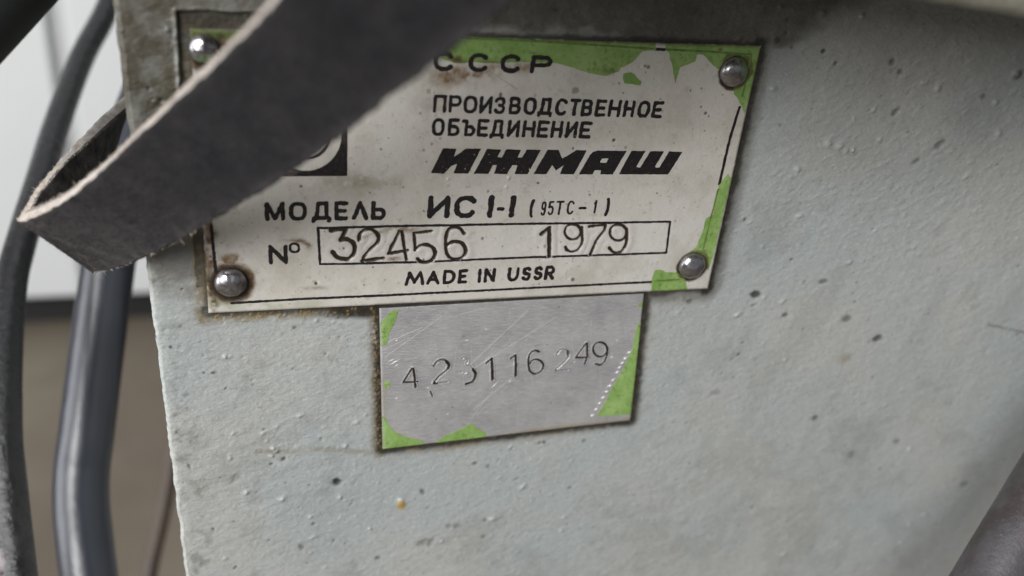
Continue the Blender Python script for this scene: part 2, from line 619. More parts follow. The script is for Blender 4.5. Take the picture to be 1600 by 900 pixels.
R_E = 0.85
ucols = ramped(0.0, 240.0, 0.19, 0.40)          # measured from the end of the rounded edge
vrows = ramped(-18.0, 162.0, 0.20, 0.32)
ucols = np.concatenate([ucols, [255, 290, 340]])
vrows = np.concatenate([[-90, -60, -35, -22], vrows, [175, 200, 260]])
arc = np.linspace(math.pi / 2, 0, 12)[:-1]       # rounded edge
UU = []; YY = []; SIDE = []
for d in (90, 60, 30, 12, 5, 2.5):
    UU.append(0.0); YY.append(R_E + d); SIDE.append(1.0)
for a in arc:
    UU.append(R_E - R_E * math.sin(a)); YY.append(R_E - R_E * math.cos(a)); SIDE.append(0.8)
for x in ucols:
    UU.append(R_E + x); YY.append(0.0); SIDE.append(0.0)
UU = np.array(UU); YY = np.array(YY); SIDE = np.array(SIDE)
Vg, Ug = np.meshgrid(vrows, UU, indexing='ij')
Yg = np.broadcast_to(YY, Vg.shape).copy()
Sg = np.broadcast_to(SIDE, Vg.shape)
U = Ug + u_edge(Vg)
flat = (Sg < 0.5)
# --- relief of the paint (positive = towards the viewer)
H = 0.16 * fbm(U, Vg, 26, 1, 3) + 0.055 * fbm(U, Vg, 6, 2, 3)
ca, sa = math.cos(math.radians(32)), math.sin(math.radians(32))
S1 = U * ca - Vg * sa; S2 = U * sa + Vg * ca
H += 0.05 * fbm(S1 * 0.35, S2, 1.6, 3, 3) * sstep(fbm(U, Vg, 30, 9, 2), -0.4, 0.4)
gritty = sstep(U, 95, 125) * (1 - sstep(Vg + 8 * fbm(U, Vg, 20, 15, 2), 25, 60)) + 0.35 * (1 - sstep(U, 20, 60)) * sstep(Vg, 50, 60)
H += gritty * (0.10 * sstep(fbm(S1 * 0.45, S2, 0.9, 16, 3), 0.1, 0.7) - 0.09 * sstep(fbm(S1 * 0.5, S2, 0.8, 18, 3), 0.25, 0.8))
H += 0.016 * fbm(U, Vg, 0.9, 4, 2)
rng = np.random.default_rng(3)
speck = np.zeros_like(H); worn = np.zeros_like(H); stain = np.zeros_like(H); amber = np.zeros_like(H)
grime_shade = np.zeros_like(H); oil_shade = np.zeros_like(H)
uc = U[len(vrows) // 2]; vc = vrows


def patch(u, v, r):
    i0 = max(0, np.searchsorted(vc, v - r)); i1 = min(len(vc), np.searchsorted(vc, v + r) + 1)
    off = u_edge(v) - u_edge(vc[len(vc) // 2])
    j0 = max(0, np.searchsorted(uc, u - r - off - 1)); j1 = min(len(uc), np.searchsorted(uc, u + r - off + 1) + 1)
    return slice(i0, i1), slice(j0, j1)


def blob(u, v, r, hgt=0.0, ang=0.0, asp=1.0, sp=0.0, other=None, soft=0.5):
    w = patch(u, v, r * 3.2)
    a, b = U[w] - u, Vg[w] - v
    c_, s_ = math.cos(ang), math.sin(ang)
    p, q = (a * c_ + b * s_) / asp, (-a * s_ + b * c_)
    d = np.hypot(p, q) / r + 0.25 * fbm(U[w], Vg[w], r * 0.9, int(u * 7 + v * 3) & 255, 2)
    if hgt:
        H[w] += hgt * np.exp(-(d * 1.25) ** 2) * flat[w]
    if sp:
        speck[w] = np.maximum(speck[w], sp * (1 - sstep(d, 1 - soft, 1 + soft * 0.4)))
    if other is not None:
        arr, k = other
        arr[w] = np.maximum(arr[w], k * (1 - sstep(d, 1 - soft, 1 + soft)))


for k in range(4200):            # nibs in the paint
    u = rng.uniform(-9, 215); v = rng.uniform(-14, 150)
    if rng.random() > 0.55 + 0.9 * float(fbm(u, v, 22, 201, 2)) - 0.25 * (u > 110) * (v > 40): continue
    r = rng.choice([0.15, 0.21, 0.3, 0.5], p=[0.5, 0.34, 0.13, 0.03])
    blob(u, v, r, rng.uniform(0.10, 0.32) * r / 0.3 * 0.8, rng.uniform(-0.9, -0.2), rng.uniform(1.0, 2.2))
for k in range(900):             # pits, some filled with dirt
    u = rng.uniform(-9, 215); v = rng.uniform(-14, 150)
    r = rng.choice([0.16, 0.24, 0.36], p=[0.6, 0.3, 0.1])
    blob(u, v, r, -rng.uniform(0.08, 0.22), rng.uniform(-1.1, -0.1), rng.uniform(1.0, 2.4), sp=rng.choice([0.0, 0.35, 0.7], p=[0.45, 0.35, 0.2]))
for k in range(22):              # runs and scraped ridges
    u = rng.uniform(-5, 210); v = rng.uniform(-5, 145)
    blob(u, v, rng.uniform(0.35, 0.7), rng.uniform(0.05, 0.12), rng.uniform(-0.8, -0.2), rng.uniform(2, 5))


def spot(px, py, rpx, sp=0.9, hgt=-0.15, ang=0.0, asp=1.0, other=None, soft=0.5):
    u, v = uv(px, py, WALL)
    k = abs(uv(px + 1, py, WALL)[0] - u)
    blob(u, v, rpx * k, hgt, ang, asp, sp, other, soft)


for a in [(527, 753, 8, 1.0, -0.5), (443, 718, 4.5, .8, -0.3), (424, 726, 3.5, .6, -.2), (1180, 460, 6, .9, -.3, 0.1, 1.6), (1227, 492, 4, .7, -.2, 0, 1.5),
          (1322, 498, 6, .65, -.1, 0, 1.3), (1371, 529, 6, .8, -.3, 0, 1.3), (1286, 440, 4, .6, -.2, -.2, 2), (1274, 653, 5, .7, -.2),
          (1401, 689, 5, .5, -.1), (1329, 709, 7, .35, 0), (1506, 756, 6, .45, 0), (1213, 62, 6, .8, .3), (1287, 80, 4, .9, -.3),
          (1306, 99, 3.5, .8, -.3), (1395, 97, 5, .6, -.4), (1407, 112, 5, .6, -.3), (1400, 175, 4, .6, -.3, -.9, 2.2), (1467, 226, 5, .6, -.2, -.8, 2.2),
          (1431, 252, 4, .5, -.2, -.6, 2), (1588, 118, 7, .7, .4), (1535, 150, 5, .6, .2), (590, 872, 5, .6, -.2), (470, 855, 6, .55, -.1), (1077, 471, 5, .6, -.1),
          (661, 848, 8, .4, -.25, -.5, 1.6), (674, 847, 5, .4, -.25, -1, 2), (702, 822, 5, .35, -.2), (715, 822, 5, .35, -.2, 0, 1.5), (1118, 613, 5, .3, 0, 0, 2),
          (490, 819, 4, .5, -.2), (625, 655, 3, 0.5, -.1), (332, 582, 4, .7, .2), (459, 511, 4, .6, .1), (508, 553, 3, .6, -.1), (242, 528, 4, .7, -.2),
          (266, 542, 4, .8, .1), (318, 583, 3, .7, 0), (276, 676, 3.5, .6, -.1), (295, 728, 3, .6, -.1, 1.3, 2.5), (320, 880, 8, .3, -.1, -.4, 1.6), (367, 748, 7, .25, -.2, -.7, 2),
          (742, 724, 4, .6, -.2), (761, 728, 4, .5, .1), (758, 813, 4, .5, -.2), (755, 838, 4, .5, -.1), (660, 768, 4, .6, -.2, 1.2, 1.8), (912, 688, 4, .5, 0), (849, 690, 4, .6, .1),
          (252, 155, 5, .7, -.3), (263, 45, 5, .5, .3), (190, 48, 4, .6, .2), (233, 137, 4, .6, -.3), (1237, 74, 3, .6, 0)]:
    spot(*a)
for px, py, r in [(1295, 225, 5), (1313, 228, 7), (1322, 236, 5), (432, 705, 4), (427, 701, 4), (540, 697, 4), (441, 780, 6), (531, 777, 4), (1245, 265, 5), (1208, 138, 6), (1220, 12, 5),
                  (1286, 22, 6), (1347, 25, 4), (1465, 138, 5), (385, 770, 5), (485, 808, 4), (690, 845, 3), (578, 826, 3), (425, 712, 4), (352, 558, 4), (360, 716, 4), (1374, 218, 4),
                  (1590, 115, 6), (1332, 235, 3.5), (1560, 208, 5), (1555, 160, 5)]:
    spot(px, py, r, 0.0, 0.4)
spot(627, 785, 6, 0, 0.45, 1.3, 1.7); spot(627, 789, 6, 0, 0.0, 1.4, 1.5, (amber, 1.0)); spot(624, 780, 3, 0, 0, 0, 1, (worn, 1.0))
spot(1320, 560, 9, 0, 0, 0, 1.2, (stain, .35))

# --- raised lip left of and above the plate (the plate sits in a shallow thick-painted field)
wob = 0.25 * fbm(U, Vg, 3.0, 21, 3)
lip_l = (1 - sstep(U + wob, -2.1, -1.5)) * (1 - sstep(Vg, 28, 40))
lip_t = (1 - sstep(Vg + wob, -3.0, -2.45)) * (1 - sstep(U, 30, 62))
lip = np.maximum(lip_l, lip_t)
H += 0.62 * lip * flat
ridge = np.exp(-((U + wob + 2.0) / 0.42) ** 2) * (1 - sstep(Vg, 20, 30)) * (Vg > -3.0) + np.exp(-((Vg + wob + 2.85) / 0.3) ** 2) * (1 - sstep(U, 25, 50)) * (U > -2)
H += 0.22 * ridge * (0.6 + 0.8 * vnoise(U / 0.8, Vg / 0.8, 5)) * flat
worn = np.maximum(worn, 0.8 * ridge * sstep(fbm(U, Vg, 1.6, 33, 2), -0.3, 0.3) * sstep(Vg, -2.4, 2))

# --- dirt and painted edge shade
nz1 = fbm(U, Vg, 14, 41, 4); nz2 = fbm(U, Vg, 3, 43, 4); nz3 = fbm(U, Vg, 1.0, 47, 3)
dBP = rect_sdf(U, Vg, 0, 0, BPW, BPH)
SPn = [tuple(p) for p in SP]
w_ = slice(None)
dSP = poly_sdf(U, Vg, SPn)
# brown film along the top and down the left strip
topf = (1 - sstep(Vg + nz1 * 2.0 + nz2 * 1.2, -1.5, 1.2)) * (1 - sstep(U + nz1 * 10 + Vg * 1.5, 100, 118)) * 0.92
leftf = (1 - sstep(U + nz2 * 1.5, -1.5, 1.5)) * (1 - sstep(Vg + nz1 * 9, 16, 50)) * (1.02 + 0.15 * nz1 + 0.3 * nz2)
grime_shade = np.maximum(grime_shade, np.maximum(topf, leftf))
grime_shade = np.maximum(grime_shade, 0.42 * (1 - sstep(Vg + nz1 * 7 - (U - 100) * 0.01, -8, 14)) * (U > 60))  # darker towards the top
grime_shade = np.maximum(grime_shade, 0.55 * np.exp(-(np.maximum(dBP, 0) / 2.6) ** 2) * sstep(nz2, -0.6, 0.35))
grime_shade = np.maximum(grime_shade, 0.7 * (1 - sstep(U + nz2, -1, 0.5)) * (1 - sstep(Vg + 3 * nz2, 43, 50)) * (Vg > 30))
grime_shade = np.maximum(grime_shade, 0.5 * gritty * sstep(fbm(S1 * 0.5, S2, 0.8, 18, 3), 0.25, 0.8))
grime_shade = np.maximum(grime_shade, 0.16 * sstep(nz1 + 0.5 * nz2, 0.0, 0.6))
grime_shade = np.maximum(grime_shade, (0.34 + 0.18 * nz1) * (1 - sstep(Vg + 8 * nz1 - 0.12 * (U - 100), 4, 48)) * sstep(U, 96, 130))  # brown film, darker towards the top right
strk = fbm(U * 1.0 + Vg * 0.25, Vg * 0.16, 5, 207, 3)
grime_shade = np.maximum(grime_shade, 0.12 * sstep(strk, 0.0, 0.8) * sstep(U, 90, 110))
grime_shade = np.maximum(grime_shade, 0.30 * sstep(strk + 0.5 * nz2, 0.25, 0.8) * (1 - sstep(U, 20, 40)) * sstep(Vg, 52, 60))
grime_shade = np.maximum(grime_shade, 0.45 * sstep(nz2 + nz3 * .5, 0.1, 0.7) * (1 - sstep(U - u_edge(Vg), 3, 9)) * sstep(Vg, 45, 55))
# dark oily line right against the plates, gap and edge shadow painted in
m = lambda d, w, amp: amp * np.exp(-(np.maximum(d + 0.25 * nz3, 0) / w) ** 2)
rightside = sstep(U, BPW - 0.5, BPW + 0.1)
oil_shade = np.maximum(oil_shade, m(dBP, 0.75 + 0.9 * rightside * sstep(nz2, -.5, .5), 1.0) * (0.75 + 0.25 * rightside))
oil_shade = np.maximum(oil_shade, m(dSP, 0.95, 0.97) * (Vg > BPH - 0.5))
band = lambda d, w: 1 - sstep(d + 0.30 * nz3 + 0.35 * nz2, w * 0.4, w)
oil_shade = np.maximum(oil_shade, 0.95 * band(dBP, 2.3) * (U > BPW - 1))
oil_shade = np.maximum(oil_shade, 0.80 * band(dBP, 1.1) * (Vg < 0.5))
oil_shade = np.maximum(oil_shade, 0.94 * band(dSP, 2.3) * (U > 60) * (Vg > BPH) * sstep(U - (Vg - 85) * 0.0, 84, 86))
oil_shade = np.maximum(oil_shade, 0.94 * band(dSP, 2.0) * (Vg > 60))
oil_shade = np.maximum(oil_shade, 0.82 * (1 - sstep(np.maximum(-2.5 - Vg, U - 45) + nz2 * .3, -0.2, .4)) * (Vg < 0.6) * (U > -1.7))
oil_shade = np.maximum(oil_shade, 0.80 * (U > -1.8 + .3 * nz2) * (U < 0.3) * (Vg > -2.6) * (Vg < 46) * (0.8 + 0.3 * nz3))
oil_shade = np.maximum(oil_shade, 0.85 * band(dBP, 1.7) * (Vg > BPH - 1) * (U < 34))
oil_shade = np.maximum(oil_shade, 0.97 * (1 - sstep(Vg - 53.6 + 0.9 * nz2 - (U - 26) * 0.12, -0.6, 0.9)) * sstep(U + nz2, 14, 24) * (U < 32) * (Vg > 50))
oil_shade = np.maximum(oil_shade, 0.8 * (1 - sstep(Vg - 52.6 + 0.8 * nz2 + (U - 86) * 0.05, -0.4, 0.7)) * (U > 84) * (U < 101) * (Vg > 50))
grime_shade = np.maximum(grime_shade, 0.6 * band(dBP, 4.5) * (U > 60))
stain = np.maximum(stain, 0.85 * band(dBP, 3.2) * (Vg > BPH - 1) * (U < 30) * sstep(nz3 + nz2, -0.6, 0.1))
grime_shade = np.maximum(grime_shade, 0.4 * band(dSP, 3.0) * (Vg > BPH))
corner = np.hypot((U - 30.0) / 4.5, (Vg - 51.8) / 1.2)
oil_shade = np.maximum(oil_shade, 1.0 * np.exp(-(corner + 0.3 * nz2) ** 2 * 1.2))
lefts = np.exp(-((U - 30.4 + (Vg - 51) * -0.047) / 0.8) ** 2) * (Vg > 51) * (Vg < 86.5)
oil_shade = np.maximum(oil_shade, 0.95 * lefts * sstep(nz3 + nz2, -0.5, 0.25))
# rusty / yellow stains
stain = np.maximum(stain, 0.75 * m(dBP, 1.4, 1.0) * (U < 34) * sstep(nz2, -0.5, 0.2))
stain = np.maximum(stain, 0.75 * np.exp(-((U + 1.3 + 0.3 * nz3) / 0.8) ** 2) * (Vg > 32) * (Vg < 54) * sstep(nz3, -0.6, 0.1))
stain = np.maximum(stain, 0.65 * np.exp(-((U - 30.2 + (Vg - 51) * -0.047) / 1.3) ** 2) * (Vg > 51) * (Vg < 88) * sstep(nz3, -0.7, 0.1))
stain = np.maximum(stain, 0.62 * np.exp(-((dSP - 1.6 + nz2) / 1.3) ** 2) * (Vg > 82) * (U < 78) * sstep(nz1 + nz2 * .5, -0.5, 0.3))
for px in range(405, 600, 6):
    spot(px, 704 - (px - 500) * 0.0 + 2 * math.sin(px), 5, 0, 0, 0, 1.3, (stain, rng.uniform(0.05, 0.5)))
stain = np.maximum(stain, 0.3 * np.exp(-((dSP - 1.2) / 1.2) ** 2) * (U > 60) * sstep(nz2, -.5, .3))
nib_line = np.exp(-((dSP - 0.9) / 0.6) ** 2) * (U < 33) * (Vg > 53)
H += 0.28 * nib_line * sstep(vnoise(U / 0.5, Vg / 0.5, 77), 0.55, 0.9) * flat
worn = np.maximum(worn, 0.0 * nib_line)
for k in range(150):             # grains of old varnish packed against the small plate
    v = rng.uniform(52, 87); u = 30.1 + (v - 51) * 0.047 + rng.normal(0, 0.45)
    blob(u, v, rng.uniform(0.12, 0.22), rng.uniform(0.15, 0.35), 0, 1, 0, (amber, rng.uniform(0.05, 0.5)))
for k in range(60):
    u = rng.uniform(1, 28); v = 51.9 + abs(rng.normal(0, 0.8))
    blob(u, v, rng.uniform(0.12, 0.22), rng.uniform(0.15, 0.3), 0, 1, 0, (amber, rng.uniform(0.2, 0.7)))
# chipped bright paint along the rounded edge
edge_d = U - u_edge(Vg)
chip = np.exp(-((edge_d - 0.9 + 0.8 * nz2) / 0.75) ** 2) * sstep(nz3 + nz2 * 0.5, -0.75, 0.0) * sstep(Vg, 0, 34)
worn = np.maximum(worn, 0.42 * chip * (0.5 + 0.8 * vnoise(U / 2.5, Vg / 2.5, 91)))
sd_ = seg_dist(U, Vg, uv(1525, 503, WALL), uv(1640, 528, WALL))
speck = np.maximum(speck, 0.6 * (1 - sstep(sd_ + 0.2 * nz3, 0.1, 0.45)) * sstep(nz3 + nz2, -0.5, 0.2))
grime_shade = grime_shade * (1 - 0.8 * worn)
k_e = np.exp(-(edge_d / 2.2) ** 2)
jit = 0.26 * fbm(U * 0 + 3, Vg, 2.2, 51, 3) + 0.12 * nz3 * k_e
X = U + jit * k_e
Yw = WALL + Yg - H * np.where(flat, 1.0, 0.3)
P = np.stack([X, Yw, -Vg], -1).reshape(-1, 3)
house = thing('machine_housing', (100, 45, -260), 'grey green painted cast machine housing with dirty pitted paint behind the plates', 'machine')
mesh_obj('painted_face', P, grid_faces(*Vg.shape)[:, ::-1].copy(), M_HOUSE, house, True,
         dict(speck=speck, worn=worn, stain=stain, amber=amber, grime_shade=grime_shade, oil_shade=oil_shade))
umax = 345 + 0.0
box('rear_shell', (-7, 8, -259), (umax - 9, 91, 89), M_HOUSE, house, 0)
# projecting cover, lower lip in view at the upper right; unseen depth added to shade the face
YL = -46.0
a = on_y(1390, 0, YL); b = on_y(1600, 33, YL)
sl = (b[2] - a[2]) / (b[0] - a[0])
n = 160
Vv = []
for i in range(n + 1):
    x = -6 + 336 * i / n
    zz = a[2] + sl * (x - a[0]) if x > a[0] - 30 else a[2] - sl * 30 + (x - a[0] + 30) * sl * 0.25
    zz += 0.35 * float(fbm(x, 0.0, 9, 61, 3))
    for (yy, dz) in ((1.5, 0.0), (YL + 4, -0.0), (YL + 1.6, 0.35), (YL + 0.45, 1.3), (YL, 3.0), (YL - 0.2, 9.0), (YL - 0.2, 40), (1.5, 40)):
        Vv.append((x, yy + 0.1 * float(fbm(x, dz, 3, 63, 2)), zz + dz))
Ff = []
for i in range(n):
    for k in range(8):
        Ff.append((i * 8 + k, i * 8 + (k + 1) % 8, (i + 1) * 8 + (k + 1) % 8, (i + 1) * 8 + k))
Ff.append(tuple(range(7, -1, -1))); Ff.append(tuple(n * 8 + k for k in range(8)))
mesh_obj('cover_lip', Vv, Ff, M_LIP, house)

# ------------------------------------------------------------------ stroke letters
def arcp(cx, cy, rx, ry, a0, a1, n=14, p=2.0):
    out = []
    for k in range(n + 1):
        t = math.radians(a0 + (a1 - a0) * k / n)
        c, s = math.cos(t), math.sin(t)
        out.append((cx + rx * math.copysign(abs(c) ** (2 / p), c), cy + ry * math.copysign(abs(s) ** (2 / p), s)))
    return out


O_ = [arcp(.5, .5, .5, .5, 0, 360, 26, 2.5)]
C_ = [arcp(.5, .5, .5, .5, -38, -322, 20, 2.4)]
G = {
    'П': [[(0, 1), (0, 0), (1, 0), (1, 1)]],
    'Р': [[(0, 1), (0, 0), (.6, 0)] + arcp(.6, .28, .4, .28, -90, 90, 8) + [(0, .56)]],
    'О': O_, 'С': C_, 'И': [[(0, 0), (0, 1), (1, 0), (1, 1)]],
    'З': [arcp(.45, .26, .5, .26, 200, 450, 10)[:] + arcp(.45, .74, .53, .26, -90, 155, 10)],
    'В': [[(0, 0), (0, 1), (.55, 1)] + arcp(.58, .74, .42, .26, 90, -90, 8) + [(0, .48)], [(0, 0), (.52, 0)] + arcp(.52, .24, .4, .24, -90, 90, 8)],
    'Д': [[(0, 1.14), (0, .97), (1, .97), (1, 1.14)], [(.13, .97), (.26, .5), (.28, 0), (.84, 0), (.84, .97)]],
    'Т': [[(0, 0), (1, 0)], [(.5, 0), (.5, 1)]],
    'Е': [[(1, 0), (0, 0), (0, 1), (1, 1)], [(0, .5), (.85, .5)]],
    'Н': [[(0, 0), (0, 1)], [(1, 0), (1, 1)], [(0, .5), (1, .5)]],
    'Б': [[(.9, 0), (0, 0), (0, 1), (.55, 1)] + arcp(.58, .72, .42, .28, 90, -90, 8) + [(0, .44)]],
    'Ъ': [[(0, .06), (.3, .06), (.3, 1), (.62, 1)] + arcp(.65, .72, .35, .28, 90, -90, 8) + [(.3, .44)]],
    'Ь': [[(0, 0), (0, 1), (.55, 1)] + arcp(.58, .72, .42, .28, 90, -90, 8) + [(0, .44)]],
    'М': [[(0, 1), (0, 0), (.5, .95), (1, 0), (1, 1)]],
    'Л': [[(0, 1), (.5, 0), (1, 1)]],
    'N': [[(0, 1), (0, 0), (1, 1), (1, 0)]],
    'I': [[(.5, 0), (.5, 1)]],
    'o': O_, '-': [[(0, .5), (1, .5)]],
    'M': [[(0, 1), (.18, 0), (.5, .85), (.82, 0), (1, 1)]],
    'A': [[(0, 1), (.5, 0), (1, 1)], [(.2, .68), (.8, .68)]],
    'D': [[(0, 0), (0, 1), (.4, 1)] + arcp(.42, .5, .58, .5, 90, -90, 12) + [(0, 0)]],
    'E': [[(1, 0), (0, 0), (0, 1), (1, 1)], [(0, .5), (.85, .5)]],
    'U': [[(0, 0)] + arcp(.5, .62, .5, .38, 180, 0, 10) + [(1, 0)]],
    'S': [arcp(.5, .26, .48, .26, -25, -270, 10) + arcp(.5, .74, .5, .26, -90, 155, 10)],
    'R': [[(0, 1), (0, 0), (.55, 0)] + arcp(.58, .27, .4, .27, -90, 90, 8) + [(0, .54)], [(.5, .54), (1, 1)]],
    '9': [arcp(.5, .28, .48, .28, 0, 360, 18), [(.98, .28), (.98, .7), (.75, .98), (.3, 1), (.05, .85)]],
    '5': [[(.95, 0), (.1, 0), (.05, .42), (.5, .38)] + arcp(.5, .69, .48, .31, -90, 150, 10)],
    '1': [[(.1, .22), (.6, 0), (.6, 1)]],
    '(': [arcp(1.0, .5, 1.0, .55, 235, 125, 10)],
    ')': [arcp(0.0, .5, 1.0, .55, -55, 55, 10)],
}


def px_scale(px, py):
    return float(uv(px + 1, py)[0] - uv(px, py)[0])


plate = thing('nameplate', (50, WALL, -BPH), 'large worn beige and green nameplate held by four domed rivets', 'nameplate')


def ph(u, v):                    # relief of the nameplate, positive towards the viewer
    return PH(np.asarray(u, float), np.asarray(v, float))


def stroke_from_zoom(pts, ox, oy, sc, smooth=True):
    q = [uv(ox + x / sc, oy + y / sc) for x, y in pts]
    return catmull(q, 5) if smooth and len(q) > 3 else np.array(q)


def ring_zoom(cx, cy, rx, ry):
    return [(cx + rx * math.cos(t), cy + ry * math.sin(t)) for t in np.linspace(0, 2 * math.pi, 17)]


# stamped numbers on the nameplate: (polylines in plate mm, half width mm)
A_ = (490, 345, 10.0); B_ = (620, 345, 10.0); D_ = (830, 335, 9.41)
stamp = []


def st(o, r, *polys, smooth=True):
    stamp.append(([stroke_from_zoom(p, *o, smooth=smooth) for p in polys], r * 1.38))


st(A_, .30, [(430, 290), (520, 290), (620, 340), (650, 430), (620, 530), (530, 595), (420, 585), (350, 550), (305, 490)])
st(A_, .24, [(270, 150), (510, 125), (430, 290)], smooth=False)
st(A_, .22, [(710, 300), (720, 220), (790, 145), (880, 130), (970, 170), (1020, 260), (990, 350), (900, 430), (800, 540), (765, 625)])
st(A_, .24, [(765, 625), (1085, 580)], smooth=False)
st(A_, .22, [(1340, 160), (1170, 510), (1470, 460)], [(1380, 170), (1450, 610)], smooth=False)
st(B_, .20, [(540, 160), (270, 190), (290, 450)], smooth=False)
st(B_, .24, [(290, 450), (370, 385), (470, 370), (570, 420), (600, 510), (560, 600), (470, 645), (380, 640), (320, 590)])
st(B_, .24, [(1050, 200), (990, 120), (900, 95), (810, 140), (770, 250), (765, 400), (790, 520), (870, 595), (980, 590), (1060, 530), (1070, 430), (1010, 340), (910, 320), (830, 350), (785, 400)])
st(D_, .26, [(150, 290), (270, 195), (265, 620)], smooth=False)
st(D_, .19, ring_zoom(615, 255, 120, 112))
st(D_, .19, [(745, 190), (752, 300), (745, 420), (690, 515), (600, 550), (530, 525), (505, 480)])
st(D_, .21, [(850, 180), (1090, 150), (1080, 230), (950, 400), (870, 590)], smooth=False)
st(D_, .20, ring_zoom(1282, 265, 125, 118))
st(D_, .20, [(1405, 210), (1405, 330), (1390, 440), (1330, 540), (1220, 560), (1150, 490)])

# plate grid
du = 0.115
pu = np.linspace(0, BPW, int(BPW / du) + 1); pv = np.linspace(0, BPH, int(BPH / du) + 1)
PU, PV = np.meshgrid(pu, pv)
dst = np.full(PU.shape, 9.0)     # distance to stamped stroke minus its half width
for polys, r in stamp:
    for pl in polys:
        lo = pl.min(0) - 3.0; hi = pl.max(0) + 3.0
        j0, j1 = np.searchsorted(pu, [lo[0], hi[0]]); i0, i1 = np.searchsorted(pv, [lo[1], hi[1]])
        w = (slice(i0, i1), slice(j0, j1))
        dst[w] = np.minimum(dst[w], poly_dist(PU[w], PV[w], pl) - r * (1 + 0.35 * fbm(PU[w], PV[w], 1.1, 5, 2)))
Hp = 0.05 * fbm(PU, PV, 22, 71, 2) + 0.008 * fbm(PU, PV, 1.3, 72, 3)
Hp += -0.20 * (1 - sstep(dst, -0.22, 0.10))
Hp += 0.10 * np.exp(-((dst - 0.55) / 0.75) ** 2) * (0.7 + 0.8 * vnoise(PU / 2.5, PV / 2.5, 8))
edge_p = -rect_sdf(PU, PV, 0, 0, BPW, BPH)
Hp -= 0.18 * np.exp(-(edge_p / 0.22) ** 2)
for (px, py, r, h_) in [(518, 388, 9, -.05), (926, 143, 6, .05), (1000, 104, 3, -.1), (948, 104, 4, -.12), (1096, 167, 2, -.1), (1103, 177, 2.5, -.12), (896, 212, 2, -.1), (960, 220, 2.5, -.1), (494, 441, 3, -.15), (887, 436, 3, -.1),
                        (676, 144, 2, .15), (795, 278, 2, .2), (791, 292, 2.5, .15), (700, 280, 2, .15)]:
    c = uv(px, py); k = px_scale(px, py)
    Hp += h_ * np.exp(-(np.hypot(PU - c[0], PV - c[1]) / (r * k)) ** 2)


def PH(u, v):
    x = np.clip(u / BPW * (len(pu) - 1), 0, len(pu) - 1.001); y = np.clip(v / BPH * (len(pv) - 1), 0, len(pv) - 1.001)
    i = x.astype(int); j = y.astype(int); fx = x - i; fy = y - j
    return (Hp[j, i] * (1 - fx) + Hp[j, i + 1] * fx) * (1 - fy) + (Hp[j + 1, i] * (1 - fx) + Hp[j + 1, i + 1] * fx) * fy


def sample(arr, u, v):
    i = np.clip((np.asarray(u) / BPW * (len(pu) - 1)).round().astype(int), 0, len(pu) - 1)
    j = np.clip((np.asarray(v) / BPH * (len(pv) - 1)).round().astype(int), 0, len(pv) - 1)
    return arr[j, i]


RIV = [(1148, 113, 21.5), (1082, 416, 20), (361, 443, 25.5), (318, 77, 24)]
g = 1 - sstep(dst + 0.07 * fbm(PU, PV, 0.5, 6, 2), -0.04, 0.13)
rust = np.zeros_like(g); pgr = g.copy(); brt = 0.3 * np.exp(-((dst - 0.5) / 0.9) ** 2) * (1 - g)  # brt paints highlight halos around the stamped digits
inner = rect_sdf(PU, PV, *(list(uv(498, 357)) + list(uv(1044, 396))))
brt = np.maximum(brt, 0.35 * (inner < 0) * (1 - g))
n2 = fbm(PU, PV, 2.4, 81, 4); n3 = fbm(PU, PV, 0.9, 83, 3)
for px, py, r in RIV:
    c = uv(px, py); rm = r * px_scale(px, py)
    d = np.hypot(PU - c[0], PV - c[1]) - rm
    big = px < 500
    pgr = np.maximum(pgr, (1 - sstep(d + 0.25 * n3, 0.2, 1.9 if big else 0.85)) * (1.0 if big else 0.95))
    rust = np.maximum(rust, (1 - sstep(d + 0.9 * n2 - (0.0), 0.3, 1.9 if big else 0.8)) * 0.95)


def smear(px, py, rx, ry, amp, arr, ang=0.0):
    c = uv(px, py); k = px_scale(px, py)
    a, b = PU - c[0], PV - c[1]
    p = (a * math.cos(ang) + b * math.sin(ang)) / (rx * k); q = (-a * math.sin(ang) + b * math.cos(ang)) / (ry * k)
    np.maximum(arr, amp * np.exp(-(p * p + q * q)) * sstep(n2 + 0.5 * n3, -0.55, 0.3), out=arr)


smear(730, 115, 40, 12, .75, rust); smear(800, 105, 40, 8, .6, rust); smear(700, 120, 30, 16, .6, rust); smear(480, 380, 18, 4, .8, rust, .5); smear(465, 376, 16, 3, .7, rust, .1)
smear(487, 384, 7, 6, .9, rust); smear(628, 358, 30, 6, .55, rust); smear(585, 365, 18, 3, .6, rust, -.3); smear(660, 302, 12, 5, .5, rust); smear(322, 410, 6, 70, .8, rust); smear(360, 405, 16, 10, .9, rust)
smear(492, 450, 20, 4, .35, rust); smear(320, 380, 5, 20, .7, rust); smear(340, 65, 60, 10, .95, rust); smear(400, 60, 40, 30, .7, rust); smear(560, 285, 60, 20, .25, rust); smear(680, 165, 40, 30, .18, rust)
smear(615, 404, 10, 4, .7, rust); smear(334, 365, 6, 8, .9, pgr); smear(300, 300, 5, 120, .5, pgr)
edge_g = np.exp(-(edge_p / 0.35) ** 2) * 0.75
pgr = np.maximum(pgr, edge_g * sstep(n3 + 0.3, -0.6, 0.3) * (1 - 0.75 * sstep(PV, 45, 50.8) * (PU < 30)))
lm = np.exp(-((PU - 0.9) / 0.7) ** 2) * (PV > 20) * 0.7
rust = np.maximum(rust, lm * sstep(n3, -0.4, 0.3))
rust = np.clip(rust * 1.9, 0, 1)
grn = np.zeros_like(g); smear(345, 472, 26, 14, .95, grn); smear(325, 455, 10, 30, .8, grn); smear(430, 478, 60, 6, .4, grn); smear(345, 320, 30, 30, .25, grn); smear(560, 285, 60, 20, .3, grn)
pgr = np.maximum(pgr, 0.0)
